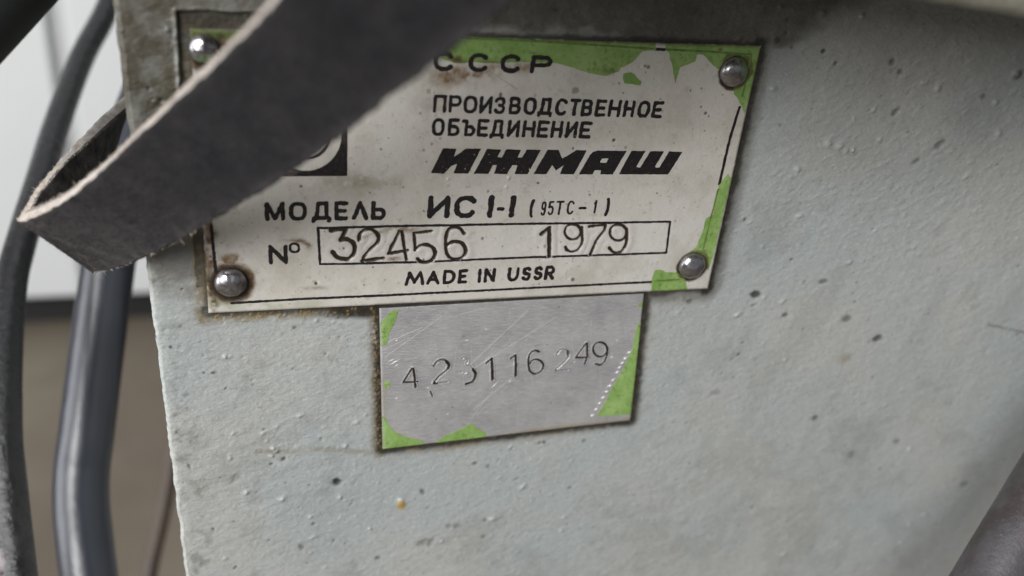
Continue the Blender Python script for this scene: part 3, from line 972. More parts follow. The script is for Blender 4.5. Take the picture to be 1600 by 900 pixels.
smear(340, 445, 34, 30, 1.0, pgr); smear(385, 440, 16, 22, .7, pgr); smear(331, 365, 5, 14, .9, pgr); smear(340, 90, 60, 60, .9, pgr)
fgr = np.clip(np.maximum(pgr * 0.95, rust * 0.7), 0, 1)
for a_ in [(712, 92, 22, 10, 1), (690, 80, 20, 16, .8), (770, 99, 30, 4, .8), (955, 113, 14, 4, .9, .3), (955, 108, 10, 2, .9, .5), (760, 60, 14, 3, .8), (960, 70, 40, 2, .4), (1125, 77, 4, 3, .9), (1100, 395, 5, 10, .8), (1112, 330, 2.5, 12, .8), (1045, 438, 20, 2, .6), (1128, 108, 4, 8, .8), (935, 105, 2, 6, .8)]:
    smear(a_[0], a_[1], a_[2], a_[3], a_[4], fgr, *a_[5:])
psp = np.zeros_like(g)
for _ in range(240):
    u, v = rng.uniform(1, 99), rng.uniform(1, 50); r = rng.choice([0.1, 0.14, 0.2, 0.3], p=[.45, .3, .2, .05])
    j0, j1 = np.searchsorted(pu, [u - 1.5, u + 1.5]); i0, i1 = np.searchsorted(pv, [v - 1.5, v + 1.5]); w = (slice(i0, i1), slice(j0, j1))
    psp[w] = np.maximum(psp[w], rng.uniform(0.3, 0.9) * (1 - sstep(np.hypot((PU[w] - u), (PV[w] - v) * rng.uniform(.6, 1.4)) / r, 0.6, 1.3)))
for px, py, r, a_ in [(899, 141, 7, .55), (494, 443, 3.5, .9), (895, 437, 3.5, .8), (470, 291, 3, .8), (578, 301, 2, .6), (1103, 177, 3, .8), (1096, 167, 2.5, .7), (959, 219, 3, .9), (662, 235, 3, .5), (1013, 105, 3, .7), (670, 143, 5, .4),
                      (841, 387, 1.5, .8), (785, 385, 1.5, .6), (974, 145, 2, .8), (1008, 103, 2.5, .7)]:
    c = uv(px, py); k = px_scale(px, py)
    psp = np.maximum(psp, a_ * (1 - sstep(np.hypot(PU - c[0], PV - c[1]) / (r * k) + 0.3 * n3, 0.5, 1.1)))
# straight scratches
for (x0, y0, x1, y1, a_) in [(763, 110, 808, 139, .5), (566, 363, 600, 350, .8), (560, 372, 590, 362, .5), (812, 250, 830, 236, .2)]:
    d = seg_dist(PU, PV, uv(x0, y0), uv(x1, y1))
    rust = np.maximum(rust, a_ * (1 - sstep(d, 0.03, 0.16)))
top_pts = np.stack([PU, -Hp, -PV], -1)
nr, nc = PU.shape
F = grid_faces(nr, nc)
loop = [(0, j) for j in range(nc)] + [(i, nc - 1) for i in range(1, nr)] + [(nr - 1, j) for j in range(nc - 2, -1, -1)] + [(i, 0) for i in range(nr - 2, 0, -1)]
li = np.array([i * nc + j for i, j in loop])
Pt = top_pts.reshape(-1, 3)
low = Pt[li].copy(); low[:, 1] = WALL - 0.02
n0 = len(Pt); k = np.arange(len(li)); k2 = (k + 1) % len(li)
rimf = np.stack([li[k], li[k2], n0 + k2, n0 + k], 1)
allP = np.vstack([Pt, low])
ext = lambda a_, val: np.concatenate([a_.ravel(), np.full(len(li), val)])
mesh_obj('plate', allP, np.vstack([F[:, ::-1] * 1, rimf[:, ::-1]])[:, ::-1].copy(), M_PLATE, plate, True,
         dict(grime_shade=ext(pgr, .85), rust=ext(rust, .5), bright=ext(brt, 0), speck=ext(psp, 0), green=ext(grn, 0)))  # plate sides darkened: shadow of the gap painted in


def letter(polys_px, r_px, up=0.02, rough=0.34, name='letter', mat=None, seed=0, wear=0.0):
    polys = [np.array([uv(*p) for p in pl]) for pl in polys_px]
    allp = np.vstack(polys)
    k = px_scale(*polys_px[0][0]); r = r_px * k

    def field(U_, V_):
        d = np.full(U_.shape, 9.0)
        for pl in polys:
            d = np.minimum(d, poly_dist(U_, V_, pl))
        f = d - r * (1 + rough * fbm(U_, V_, 0.6, seed, 3))
        if wear:
            f = np.maximum(f, wear - vnoise(U_ / 0.5, V_ / 0.5, seed + 5) * 1.0)
        return f
    lo = allp.min(0) - r * 1.6; hi = allp.max(0) + r * 1.6
    return sheet(name, (lo[0], lo[1], hi[0], hi[1]), field, mat or M_INK, plate, ph, 0.085, 0.0, up)


def text_line(chars, tl, tr, bl, br, rpx, wears={}, up=0.02):
    """chars: (glyph, x0, x1) in photo pixels; the four corners give the top line and the base line"""
    for n_, (ch, x0, x1) in enumerate(chars):
        out = []
        for pl in G[ch]:
            q = []
            for gx, gy in pl:
                xm = (x0 + x1) / 2
                t = (xm - tl[0]) / (tr[0] - tl[0]); ty = tl[1] + t * (tr[1] - tl[1]); by = bl[1] + t * (br[1] - bl[1])
                slope = (tr[1] - tl[1]) / (tr[0] - tl[0])
                hh = by - ty
                lean = (508 - xm) / (3193 - ty) * hh
                wd = (x1 - x0) - 2 * rpx - 0.6 * abs(lean)
                wd = max(wd, 0.3)
                x = xm + (gx - 0.5) * wd + (gy - 0.5) * lean
                y = ty + rpx + gy * (hh - 2 * rpx) + (gx - 0.5) * wd * slope
                q.append((x, y))
            out.append(q)
        letter(out, rpx, up, seed=n_ + int(x0), wear=wears.get(n_, 0.0))


Z = lambda ox, sc, lst: [(c, ox + a / sc, ox + b / sc) for c, a, b in lst]
text_line([('С', 677, 711), ('С', 731, 765), ('С', 781, 816), ('Р', 828, 864)], (677, 80), (864, 87), (677, 111), (864, 115.5), 3.6, {}, 0.06)
text_line(Z(650, 3.721, [('П', 98, 180), ('Р', 188, 268), ('О', 273, 360), ('И', 366, 447), ('З', 453, 525), ('В', 538, 614), ('О', 623, 705), ('Д', 705, 800), ('С', 806, 886),
                         ('Т', 886, 962), ('В', 958, 1032), ('Е', 1038, 1112), ('Н', 1114, 1196), ('Н', 1202, 1277), ('О', 1284, 1367), ('Е', 1368, 1442)]),
          (676, 147.5), (1037, 158.3), (676, 176), (1037, 184.8), 2.75)
text_line(Z(650, 3.721, [('О', 90, 170), ('Б', 183, 258), ('Ъ', 262, 350), ('Е', 353, 427), ('Д', 427, 518), ('И', 528, 607), ('Н', 616, 697), ('Е', 701, 777), ('Н', 781, 857),
                         ('И', 866, 942), ('Е', 946, 1024)]),
          (674, 184.0), (925, 190.0), (674, 212.5), (925, 216.5), 2.75)
text_line(Z(300, 4.0, [('М', 453, 582), ('О', 603, 720), ('Д', 746, 870), ('Е', 888, 977), ('Л', 998, 1104), ('Ь', 1118, 1214)]), (413, 315), (604, 313.5), (413, 346), (604, 344), 3.6)
text_line([('N', 419, 450)], (419, 382), (450, 381.5), (419, 414.5), (450, 412.5), 3.4)
text_line([('o', 451, 469)], (451, 378.5), (469, 378.5), (451, 396), (469, 396), 2.1)
text_line(Z(650, 4.444, [('И', 78, 240), ('С', 260, 430), ('I', 496, 540), ('I', 646, 692)]), (668, 305.5), (805, 304.5), (668, 342), (805, 340.5), 4.3)
text_line(Z(650, 4.444, [('-', 558, 616)]), (775, 322), (789, 322), (775, 330.5), (789, 330.5), 3.2)
text_line(Z(650, 4.444, [('(', 783, 838), (')', 1297, 1350)]), (826, 310), (954, 307.5), (826, 342), (954, 339.5), 2.4)
text_line(Z(650, 4.444, [('9', 863, 908), ('5', 912, 962), ('Т', 965, 1030), ('С', 1044, 1105), ('1', 1226, 1262)]), (844, 314.5), (932, 312), (844, 337.5), (932, 333.5), 1.6)
text_line(Z(650, 4.444, [('-', 1128, 1187)]), (904, 322), (917, 322), (904, 328), (917, 328), 2.0)
text_line([('M', 632, 664), ('A', 665.5, 688), ('D', 691.5, 712.5), ('E', 715, 731), ('I', 745.5, 753), ('N', 755.5, 775), ('U', 792, 812), ('S', 814.5, 831), ('S', 833, 849), ('R', 850, 868)],
          (632, 424), (868, 414.5), (632, 447), (868, 437.5), 2.7)


def path_letter(name, outer, holes=(), mat=None, up=0.02, rough=0.06, wear=0.0, seed=0, thick=0.0, scale=0.6, parent=None, hf=None, by=0.0, y=0.0):
    o_ = np.array([uv(x, y_, y) for x, y_ in outer]); hs = [np.array([uv(x, y_, y) for x, y_ in h_]) for h_ in holes]

    def field(U_, V_):
        f = poly_sdf(U_, V_, o_)
        for h_ in hs:
            f = np.maximum(f, -poly_sdf(U_, V_, h_))
        f = f + rough * fbm(U_, V_, scale, seed, 3)
        if wear:
            f = np.maximum(f, wear - vnoise(U_ / 0.38, V_ / 0.38, seed + 3))
        return f
    lo = o_.min(0) - 0.25; hi = o_.max(0) + 0.25
    return sheet(name, (lo[0], lo[1], hi[0], hi[1]), field, mat or M_INK, parent or plate, hf or ph, 0.085, thick, up, by)


q1 = lambda l: [(660 + x / 7.619, 222 + y / 7.619) for x, y in l]
q2 = lambda l: [(860 + x / 7.619, 222 + y / 7.619) for x, y in l]
path_letter('letter', q1([(245, 72), (410, 76), (372, 180), (520, 76), (700, 78), (545, 377), (370, 372), (415, 258), (340, 288), (255, 377), (100, 370)]), wear=0.05, seed=1)
path_letter('letter', q1([(770, 80), (940, 88), (890, 180), (945, 182), (1000, 84), (1175, 90), (1135, 182), (1185, 182), (1240, 88), (1410, 92), (1250, 382), (1095, 380), (1130, 276), (1070, 274),
                          (1005, 380), (850, 377), (887, 273), (840, 273), (785, 377), (610, 377)]), wear=0.05, seed=2)
path_letter('letter', [(855.6, 233.8), (872.8, 234), (878.4, 247.8), (900.7, 234.3), (917, 234.6), (896.7, 272.3), (874.6, 272), (880.5, 258), (868.5, 266.3), (862.6, 257.8), (854, 272), (833.6, 271.8)], seed=3)
path_letter('letter', q2([(560, 101), (908, 103), (740, 385), (592, 384), (600, 336), (525, 336), (500, 385), (338, 382), (470, 150), (510, 113)]),
            [q2([(612, 195), (692, 195), (665, 246), (588, 243)])], seed=4)
path_letter('letter', q2([(965, 103), (1132, 105), (1020, 290), (1035, 302), (1070, 300), (1190, 106), (1352, 108), (1245, 290), (1255, 304), (1295, 302), (1415, 110), (1572, 115), (1400, 385), (813, 382)]), seed=6)
# square emblem with a round opening, mostly under the belt
cxp, cyp = 478, 210
path_letter('emblem', [(413, 146), (543.5, 148), (542.5, 275), (413, 276)],
            [[(cxp + 56 * math.cos(t), cyp + 57 * math.sin(t)) for t in np.linspace(0, 2 * math.pi, 40)[:-1]]], rough=0.03, seed=8)
ringp = [(cxp + 38 * math.cos(t), cyp + 38 * math.sin(t)) for t in np.linspace(0, 2 * math.pi, 40)]
letter([ringp], 2.2, name='emblem_ring', seed=9)


def ink_line(pts, rpx, name='border_line', mat=None, up=0.02, seed=0, rough=0.3):
    q = []
    for a_, b_ in zip(pts[:-1], pts[1:]):
        n_ = max(1, int(math.hypot(b_[0] - a_[0], b_[1] - a_[1]) / 60))
        q += [(a_[0] + (b_[0] - a_[0]) * i / n_, a_[1] + (b_[1] - a_[1]) * i / n_) for i in range(n_)]
    q.append(pts[-1])
    return letter([q], rpx, up, rough, name, mat, seed)


ink_line([(497, 356), (620, 353), (830, 349.5), (1047, 346.3), (1041, 395), (830, 402), (640, 409.5), (500, 412.5), (497, 356)], 2.15, 'number_frame', seed=3)
ink_line([(362, 473.5), (470, 467), (600, 461.5), (800, 451.5), (1018, 440.5)], 2.3, seed=4)
ink_line([(327, 300), (330.5, 360), (334, 395), (337, 424)], 2.7, seed=5)
ink_line([(1155.5, 168), (1147, 195), (1139.5, 220), (1132, 252), (1124, 287)], 2.2, seed=6)
ink_line([(1021, 76.8), (1038, 77.4)], 2.2, seed=7)
# green enamel left on the plate; each flake is a film with its own thickness
flakes = [
    [(700, 40), (1024, 60), (1025, 78), (1004, 80), (996, 88), (988, 98), (970, 106), (966, 112), (946, 118.5), (920, 114), (890, 104), (866, 98), (830, 97), (800, 97), (770, 99), (740, 97), (710, 99), (690, 92)],
    [(1039, 60), (1195, 68), (1163, 176), (1157, 162), (1152, 154), (1147, 146), (1145, 130), (1130, 118), (1122, 108), (1110, 98), (1102, 88), (1098, 84), (1089, 86), (1087, 96), (1076, 100), (1062, 105), (1058, 120),
     (1055, 129), (1053, 116), (1046, 86), (1044, 81), (1040, 79)],
    [(975, 115), (986, 112), (992, 116), (996, 122), (1003, 128), (1000, 133), (988, 132), (976, 130), (973, 122)],
    [(1138, 270), (1142, 280), (1113, 405), (1106, 422), (1101, 410), (1085, 400), (1075, 396), (1087, 387), (1098, 361), (1103, 341), (1114, 335), (1118.6, 309.5), (1124, 288)],
    [(1023, 422), (1033, 421), (1041, 426), (1059, 426), (1070, 434), (1075, 456), (1017, 456), (1019, 434)],
    [(292, 42), (400, 44), (385, 60), (345, 60), (335, 70), (328, 92), (322, 99), (300, 70)],
    [(420, 44), (640, 46), (660, 62), (600, 70), (520, 66), (440, 70)],
]
edge_clip = lambda U_, V_: rect_sdf(U_, V_, 0.05, 0.05, BPW - 0.05, BPH - 0.05)
for k_, fl in enumerate(flakes):
    o_ = np.array([uv(*p) for p in fl])
    fld = (lambda o_, k_: lambda U_, V_: np.maximum(poly_sdf(U_, V_, o_) + 0.17 * fbm(U_, V_, 0.9, 90 + k_, 4), edge_clip(U_, V_)))(o_, k_)
    lo = np.maximum(o_.min(0) - 0.3, 0); hi = np.minimum(o_.max(0) + 0.3, [BPW, BPH])
    sheet('enamel_flake', (lo[0], lo[1], hi[0], hi[1]), fld, M_OLIVE if k_ >= 5 else M_GREEN, plate, ph, 0.1, 0.035, 0.004, 0.0, (lambda u, v: sample(fgr, u, v)))
UPG = 0.048
ink_line([(700, 58.5), (800, 62), (900, 68.3), (1020, 76)], 1.7, 'border_groove', M_DKGREEN, UPG, 11, .5)
ink_line([(1041, 77), (1100, 80), (1160, 84), (1174, 85), (1160, 150)], 1.5, 'border_groove', M_DKGREEN, UPG, 12, .5)
ink_line([(1122, 296), (1112, 335), (1103, 372), (1096, 398)], 1.2, 'border_groove', M_DKGREEN, UPG, 13, .6)
ink_line([(1021, 439), (1062, 436.5)], 0.9, 'border_groove', M_DKGREEN, UPG, 14, .5)


def rivet(px, py, rpx, seed):
    c = uv(px, py, -0.6); r = rpx * px_scale(px, py)
    prof = [(1.0, 0.0), (1.0, 0.12), (.985, .25), (.94, .42), (.85, .60), (.72, .76), (.56, .88), (.38, .955), (.19, .99), (0.0, 1.0)]
    hgt = r * 0.72; seg = 36
    V_ = []; gr = []
    for rr, hh in prof:
        for k_ in range(seg):
            a_ = 2 * math.pi * k_ / seg
            w_ = 1 + 0.05 * float(fbm(math.cos(a_) * 3 + seed * 9, math.sin(a_) * 3 + rr * 2, 1.5, seed, 2))
            V_.append((c[0] + r * rr * w_ * math.cos(a_), 0.05 - hgt * hh * (1 + 0.10 * float(fbm(rr * math.cos(a_) * 3, rr * math.sin(a_) * 3, 1.2, seed + 3, 2))), -c[1] + r * rr * w_ * math.sin(a_)))
            gr.append(max(0.0, min(1.0, 1.25 - hh * 2.6)))  # base of the head darkened; rim shade painted with the dirt
    F_ = []
    for i in range(len(prof) - 1):
        for k_ in range(seg):
            F_.append((i * seg + k_, i * seg + (k_ + 1) % seg, (i + 1) * seg + (k_ + 1) % seg, (i + 1) * seg + k_))
    co = np.array(V_); a2 = (co[:, 0] - c[0]) / r; b2_ = (-co[:, 2] - c[1]) / r
    nzr = fbm(co[:, 0], co[:, 2], 0.8, seed * 5, 3)
    gr = np.array(gr); grn_ = np.zeros(len(gr))
    if seed == 1:
        grn_ = sstep(a2 - b2_ * .6 + .4 * nzr, .35, .7)
    if seed == 4:
        grn_ = sstep(b2_ + .4 * nzr, .2, .6) * .8
    if seed == 3:
        gr = np.maximum(gr, .9 * sstep(a2 + b2_ * .5 + .5 * nzr, .35, .9))  # this head darker on its lower right
    gr = np.maximum(gr, .6 * sstep(nzr, .35, .7))
    mesh_obj('rivet', V_, F_, M_RIVET, plate, True, dict(grime_shade=gr, green=grn_))


for k_, (px, py, r) in enumerate(RIV):
    rivet(px, py, r, k_ + 1)

# ------------------------------------------------------------------ small aluminium plate
YS = 0.30
small = thing('inventory_plate', ((SP[2][0] + SP[3][0]) / 2, WALL, -SP[2][1]), 'small bare aluminium plate with a stamped number and green corners below the nameplate', 'number plate')
nu_, nv_ = 660, 410
sa_ = np.linspace(0, 1, nu_); sb_ = np.linspace(0, 1, nv_)
SA, SB = np.meshgrid(sa_, sb_)
c00, c10, c11, c01 = [np.array(p) for p in (SP[0] + [0, 0.34], SP[1] + [0, 0.34], SP[2], SP[3])]
lerp = lambda a_, b_: (c00[a_] * (1 - SA) * (1 - SB) + c10[a_] * SA * (1 - SB) + c11[a_] * SA * SB + c01[a_] * (1 - SA) * SB)
SU, SV = lerp(0, 0), lerp(1, 0)
SV = np.maximum(SV, BPH + 0.30)
S7 = (600, 520, 7.5); S8 = (800, 500, 7.5)
zs = lambda pts, o: catmull([uv(o[0] + x / o[2], o[1] + y / o[2], YS) for x, y in pts], 5) if len(pts) > 3 else np.array([uv(o[0] + x / o[2], o[1] + y / o[2], YS) for x, y in pts])
digs = [([(330, 418), (230, 580), (400, 575)], S7, .15, 1), ([(345, 418), (362, 520), (372, 640)], S7, .16, 1),
        ([(590, 388), (620, 345), (670, 318), (720, 322), (762, 365), (755, 415), (715, 460), (650, 510), (585, 585)], S7, .19, .8), ([(585, 590), (630, 592), (750, 575)], S7, .15, .5),
        ([(735, 335), (765, 380), (748, 425)], S7, .22, .95), ([(590, 590), (630, 590)], S7, .16, 1), ([(1045, 430), (1075, 480), (1062, 540), (1030, 580), (965, 600)], S7, .22, 1), ([(905, 460), (940, 475), (960, 470)], S7, .16, 0), ([(915, 300), (960, 290), (985, 325), (965, 365)], S7, .10, .12), ([(975, 378), (1020, 385), (1050, 430)], S7, .11, .1),
        ([(1205, 352), (1265, 302), (1275, 545)], S7, .20, 1), ([(1272, 450), (1274, 545)], S7, .26, .8),
        ([(-10, 450), (45, 412), (48, 520)], S8, .17, 1), ([(48, 520), (45, 655)], S8, .22, 1),
        ([(325, 375), (270, 358), (215, 400), (195, 480), (205, 580), (240, 622), (290, 630), (350, 590), (370, 530), (340, 482), (285, 462), (235, 480), (210, 520)], S8, .16, 1),
        ([(530, 400), (570, 352), (640, 350), (672, 390), (655, 445), (600, 510), (515, 590), (600, 592), (655, 585)], S8, .17, .38), ([(655, 370), (662, 410)], S8, .22, .8),
        ([(875, 268), (750, 440), (890, 440)], S8, .15, 1), ([(882, 270), (884, 430), (855, 515)], S8, .17, 1),
        (ring_zoom(1035, 345, 82, 85), S8, .17, 1), ([(1118, 320), (1118, 400), (1085, 490), (1035, 525), (980, 515)], S8, .17, 1),
        ([(545, 685), (570, 745)], S7, .10, .9)]
Hs = 0.03 * fbm(SU, SV, 14, 101, 2) + 0.010 * fbm(SU, SV, 2.0, 102, 3)
sg = np.zeros_like(Hs); sc = np.zeros_like(Hs); tan = np.zeros_like(Hs)
ns3 = fbm(SU, SV, 0.7, 105, 3)
for pts, o, r, dark in digs:
    pl = zs(pts, o)
    r = r * 1.22
    d = poly_dist(SU, SV, pl) - r
    Hs += -0.18 * (1 - sstep(d, -r, 0.07)) + 0.06 * np.exp(-((d - 0.16) / 0.14) ** 2)
    sg = np.maximum(sg, dark * (1 - sstep(d + 0.05 * ns3, -0.03, 0.10)))
zz = lambda l, o=(570, 450, 3.46): [(o[0] + x / o[2], o[1] + y / o[2]) for x, y in l]
for x, y in zz([(435, 688), (455, 655), (475, 622), (493, 592), (512, 560), (530, 528), (547, 497), (570, 455), (583, 428), (597, 405), (612, 380), (635, 347)], (800, 450, 3.46)):
    c = uv(x, y, YS)
    a_, b_ = SU - c[0], SV - c[1]
    ang = -0.5
    p, q = (a_ * math.cos(ang) + b_ * math.sin(ang)) / 0.42, (-a_ * math.sin(ang) + b_ * math.cos(ang)) / 0.17
    e_ = np.exp(-(p * p + q * q))
    Hs += 0.16 * e_; sc = np.maximum(sc, 0.95 * e_)  # glints on the raised dashes painted bright
for px, py, l_, w_2, an in [(617, 566, .9, .12, -.55), (612, 563, .5, .1, -.4), (620, 571, .4, .08, -.6), (773, 602, .8, .12, -.8), (797, 596, .4, .1, -.8), (669, 606, .3, .12, 0), (956, 558, .3, .22, 0), (722, 583, .4, .09, 0),
                            (620, 622, .2, .15, 0), (964, 532, .2, .15, 0), (730, 532, .3, .1, 0), (760, 515, .2, .1, 0), (620, 532, .25, .1, -.5), (700, 647, .15, .15, 0), (890, 559, .3, .08, -.8), (898, 566, .3, .08, -.8)]:
    c = uv(px, py, YS); a_, b_ = SU - c[0], SV - c[1]
    p, q = (a_ * math.cos(an) + b_ * math.sin(an)) / l_, (-a_ * math.sin(an) + b_ * math.cos(an)) / w_2
    e_ = np.exp(-(p * p + q * q)); Hs += 0.05 * e_; sc = np.maximum(sc, 0.95 * e_)
lines = [(602, 558, 690, 495, .5), (605, 535, 660, 512, .6), (735, 570, 825, 485, .5), (742, 575, 870, 495, .45), (740, 640, 800, 590, .5), (600, 546, 640, 528, .4), (735, 655, 770, 610, .3), (940, 615, 962, 590, .5), (690, 500, 760, 480, .25)]
for _ in range(130):
    x, y = rng.uniform(600, 990), rng.uniform(470, 690); an = rng.choice([-0.75, -0.45, 1.5, 0.1], p=[.4, .25, .25, .1]) + rng.normal(0, .12); L = rng.uniform(5, 50)
    lines.append((x, y, x + L * math.cos(an), y + L * math.sin(an), rng.uniform(0.05, 0.25)))
for x0, y0, x1, y1, a_ in lines:
    p0, p1 = uv(x0, y0, YS), uv(x1, y1, YS)
    sel = (SU > min(p0[0], p1[0]) - .5) & (SU < max(p0[0], p1[0]) + .5) & (SV > min(p0[1], p1[1]) - .5) & (SV < max(p0[1], p1[1]) + .5)
    d = seg_dist(SU[sel], SV[sel], p0, p1)
    sc[sel] = np.maximum(sc[sel], a_ * (1 - sstep(d, 0.02, 0.11)))
for _ in range(70):
    x, y = rng.uniform(600, 990), rng.uniform(470, 690); c = uv(x, y, YS)
    sg = np.maximum(sg, rng.uniform(.2, .7) * (1 - sstep(np.hypot(SU - c[0], SV - c[1]) / rng.choice([.09, .13, .2], p=[.6, .3, .1]) + .3 * ns3, .6, 1.2)))
sedge = -poly_sdf(SU, SV, SPn)
Hs -= 0.10 * np.exp(-(np.maximum(sedge, 0) / 0.18) ** 2)
sg = np.maximum(sg, 0.55 * np.exp(-(np.maximum(sedge, 0) / 0.16) ** 2) * (ns3 > -0.3) * (SU > 34))
tan = np.maximum(tan, sstep(-(c01[1] - SV) - 0 + 1.1 + 0.25 * ns3 + (SA * (c01[1] - c11[1])), 0.0, 0.5) * sstep(SA, 0.42, 0.6) * 0.9)
tan = np.maximum(tan, 0.5 * (1 - sstep(SA, 0.0, 0.03)) * sstep(SB, 0.4, 0.6))


def SH(u, v):
    b_ = np.clip((v - (c00[1] + (c10[1] - c00[1]) * 0.5)) / (c01[1] - c00[1]), 0, 1)
    for _ in range(4):
        x0 = c00[0] + (c01[0] - c00[0]) * b_; x1 = c10[0] + (c11[0] - c10[0]) * b_
        a_ = np.clip((u - x0) / (x1 - x0), 0, 1)
        y0 = c00[1] + (c10[1] - c00[1]) * a_; y1 = c01[1] + (c11[1] - c01[1]) * a_
        b_ = np.clip((v - y0) / (y1 - y0), 0, 1)
    i = np.clip((a_ * (nu_ - 1)).astype(int), 0, nu_ - 1); j = np.clip((b_ * (nv_ - 1)).astype(int), 0, nv_ - 1)
    return Hs[j, i]


Pt = np.stack([SU, YS - Hs, -SV], -1).reshape(-1, 3)
nr, nc = SU.shape
loop = [(0, j) for j in range(nc)] + [(i, nc - 1) for i in range(1, nr)] + [(nr - 1, j) for j in range(nc - 2, -1, -1)] + [(i, 0) for i in range(nr - 2, 0, -1)]
li = np.array([i * nc + j for i, j in loop]); low = Pt[li].copy(); low[:, 1] = WALL - 0.02
n0 = len(Pt); k = np.arange(len(li)); k2 = (k + 1) % len(li)
rimf = np.stack([li[k], li[k2], n0 + k2, n0 + k], 1)
ext = lambda a_, val: np.concatenate([a_.ravel(), np.full(len(li), val)])
mesh_obj('plate', np.vstack([Pt, low]), np.vstack([grid_faces(nr, nc), rimf]), M_ALU, small, True, dict(grime_shade=ext(sg, .8), scratch_glint=ext(sc, 0), tan=ext(tan, 0)))
sfl = [zz([(83, 190), (110, 160), (140, 125), (185, 115), (160, 190), (130, 250), (120, 305), (83, 315)]), zz([(100, 510), (135, 500), (135, 535), (110, 545)]),
       zz([(80, 690), (110, 700), (130, 740), (165, 780), (230, 805), (320, 830), (325, 848), (85, 875)]), zz([(380, 835), (430, 800), (520, 765), (570, 730), (620, 765), (655, 780), (655, 812), (385, 845)]),
       zz([(680, 190), (715, 180), (700, 330), (675, 470), (643, 682), (455, 695), (490, 640), (540, 540), (600, 440), (650, 330), (665, 250)], (800, 450, 3.46)),
       zz([(680, 90), (700, 70), (706, 95), (690, 105)], (800, 450, 3.46))]
SPin = [tuple(p) for p in SP]
for k_, fl in enumerate(sfl):
    o_ = np.array([uv(x, y, YS) for x, y in fl])
    fld = (lambda o_, k_: lambda U_, V_: np.maximum(poly_sdf(U_, V_, o_) + 0.08 * fbm(U_, V_, 0.9, 120 + k_, 3), poly_sdf(U_, V_, SPin) + 0.04))(o_, k_)
    lo = o_.min(0) - 0.3; hi = o_.max(0) + 0.3
    sheet('enamel_flake', (lo[0], lo[1], hi[0], hi[1]), fld, M_GREEN, small, SH, 0.1, 0.03, 0.012, YS)

# ------------------------------------------------------------------ drive belt folded over in front of the housing
W_B = 17.0; T_B = 2.4
front = [(900, -520, 68), (720, -320, 77), (560, -150, 86), (445, -14, 95), (392, 45, 101), (300, 134, 113), (225, 203, 124), (160, 266, 134), (107, 310, 142), (62, 336, 149.0), (42, 344, 152.5)]
back = [(33, 337, 160), (50, 306, 164.5), (73, 275, 168), (103, 240, 176), (150, 191, 188), (186, 158, 197), (236, 118, 210)]
backw = [(78, 56, 9), (95, 70, 10), (80, 75, 11), (50, 72, 12), (12, 54, 14), (2, 9, 15), (2, 4, 15)]
A3 = [at(*p) for p in front] + [at(29, 346, 156.0)] + [at(*p) for p in back]
lowpx = [(1100, -280), (930, -120), (757, 37), (612, 150), (545, 204), (442, 277), (350, 334), (266, 382), (210, 408), (172, 421), (150, 424)]
W3 = []
for p, q in zip(A3[:11], lowpx):
    d = wdir(*q)
    oc = CAM - p
    aa, bb, cc = d @ d, 2 * d @ oc, oc @ oc - W_B ** 2
    disc = bb * bb - 4 * aa * cc
    t_ = (-bb + math.sqrt(max(disc, 0))) / (2 * aa)
    W3.append((CAM + d * t_ - p))
wlast = W3[-1] / np.linalg.norm(W3[-1])
print('belt widths', [round(float(np.linalg.norm(w)), 1) for w in W3], 'first W', [w.round(1).tolist() for w in W3])
tipw = at(121, 409, 166) - A3[11]; tipw *= (W_B - 0.4) / np.linalg.norm(tipw)
W3.append(tipw)
for q, g_ in zip(back, backw):
    bk = at(q[0] + g_[0], q[1] + g_[1], q[2] + g_[2]) - at(*q)
    W3.append(bk * (W_B - 1.0) / np.linalg.norm(bk))
Ac = catmull(A3, 16); Wc = catmull(W3, 16)
Wl = np.linalg.norm(Wc, axis=1)
L = len(Ac)
Tn = np.gradient(Ac, axis=0); Tn /= np.linalg.norm(Tn, axis=1)[:, None]
Wn = Wc / np.linalg.norm(Wc, axis=1)[:, None]
Nn = np.cross(Tn, Wn); Nn /= np.linalg.norm(Nn, axis=1)[:, None]
# inside of the loop: away from the camera on the front strand
if np.dot(Nn[10], ax[:, 2]) < 0:
    Nn = -Nn
nw = 60
V_ = []; ringn = 2 * (nw + 1) + 2 * 3
for i in range(L):
    row = []
    for k_ in range(nw + 1):
        s_ = k_ / nw
        e_ = 0.42 * float(fbm(i * 0.6, 7.7, 1.0, 131, 3)) if k_ == 0 else (0.40 * float(fbm(i * 0.5, 3.3, 1.0, 133, 3)) if k_ == nw else 0.0)
        o_ = 0.06 * float(fbm(i * 0.5, k_ * 0.5, 2.0, 135, 3))
        row.append(Ac[i] + Wn[i] * (s_ * Wl[i] + e_) - Nn[i] * o_)
    for t_ in (0.25, 0.5, 0.75):
        row.append(Ac[i] + Wn[i] * (Wl[i] + 0.18 * float(fbm(i * 0.8, t_ * 4, 1.0, 137, 2))) + Nn[i] * T_B * t_)
    for k_ in range(nw, -1, -1):
        row.append(Ac[i] + Wn[i] * (k_ / nw * Wl[i]) + Nn[i] * T_B)
    for t_ in (0.75, 0.5, 0.25):
        row.append(Ac[i] + Wn[i] * (-0.10 + 0.22 * float(fbm(i * 0.8, t_ * 4, 1.0, 139, 2))) + Nn[i] * T_B * t_)
    V_ += row
ringn = len(row)
F_ = []; mi = []
for i in range(L - 1):
    for k_ in range(ringn):
        F_.append((i * ringn + k_, (i + 1) * ringn + k_, (i + 1) * ringn + (k_ + 1) % ringn, i * ringn + (k_ + 1) % ringn))
        mi.append(1 if (nw <= k_ < nw + 4 or k_ >= 2 * nw + 5) else 0)
belt = thing('drive_belt', tuple(A3[11]), 'dark grey felted flat belt with pale frayed edges folded back at the left', 'belt')
sta = np.repeat(np.arange(L) / 16.0, ringn)
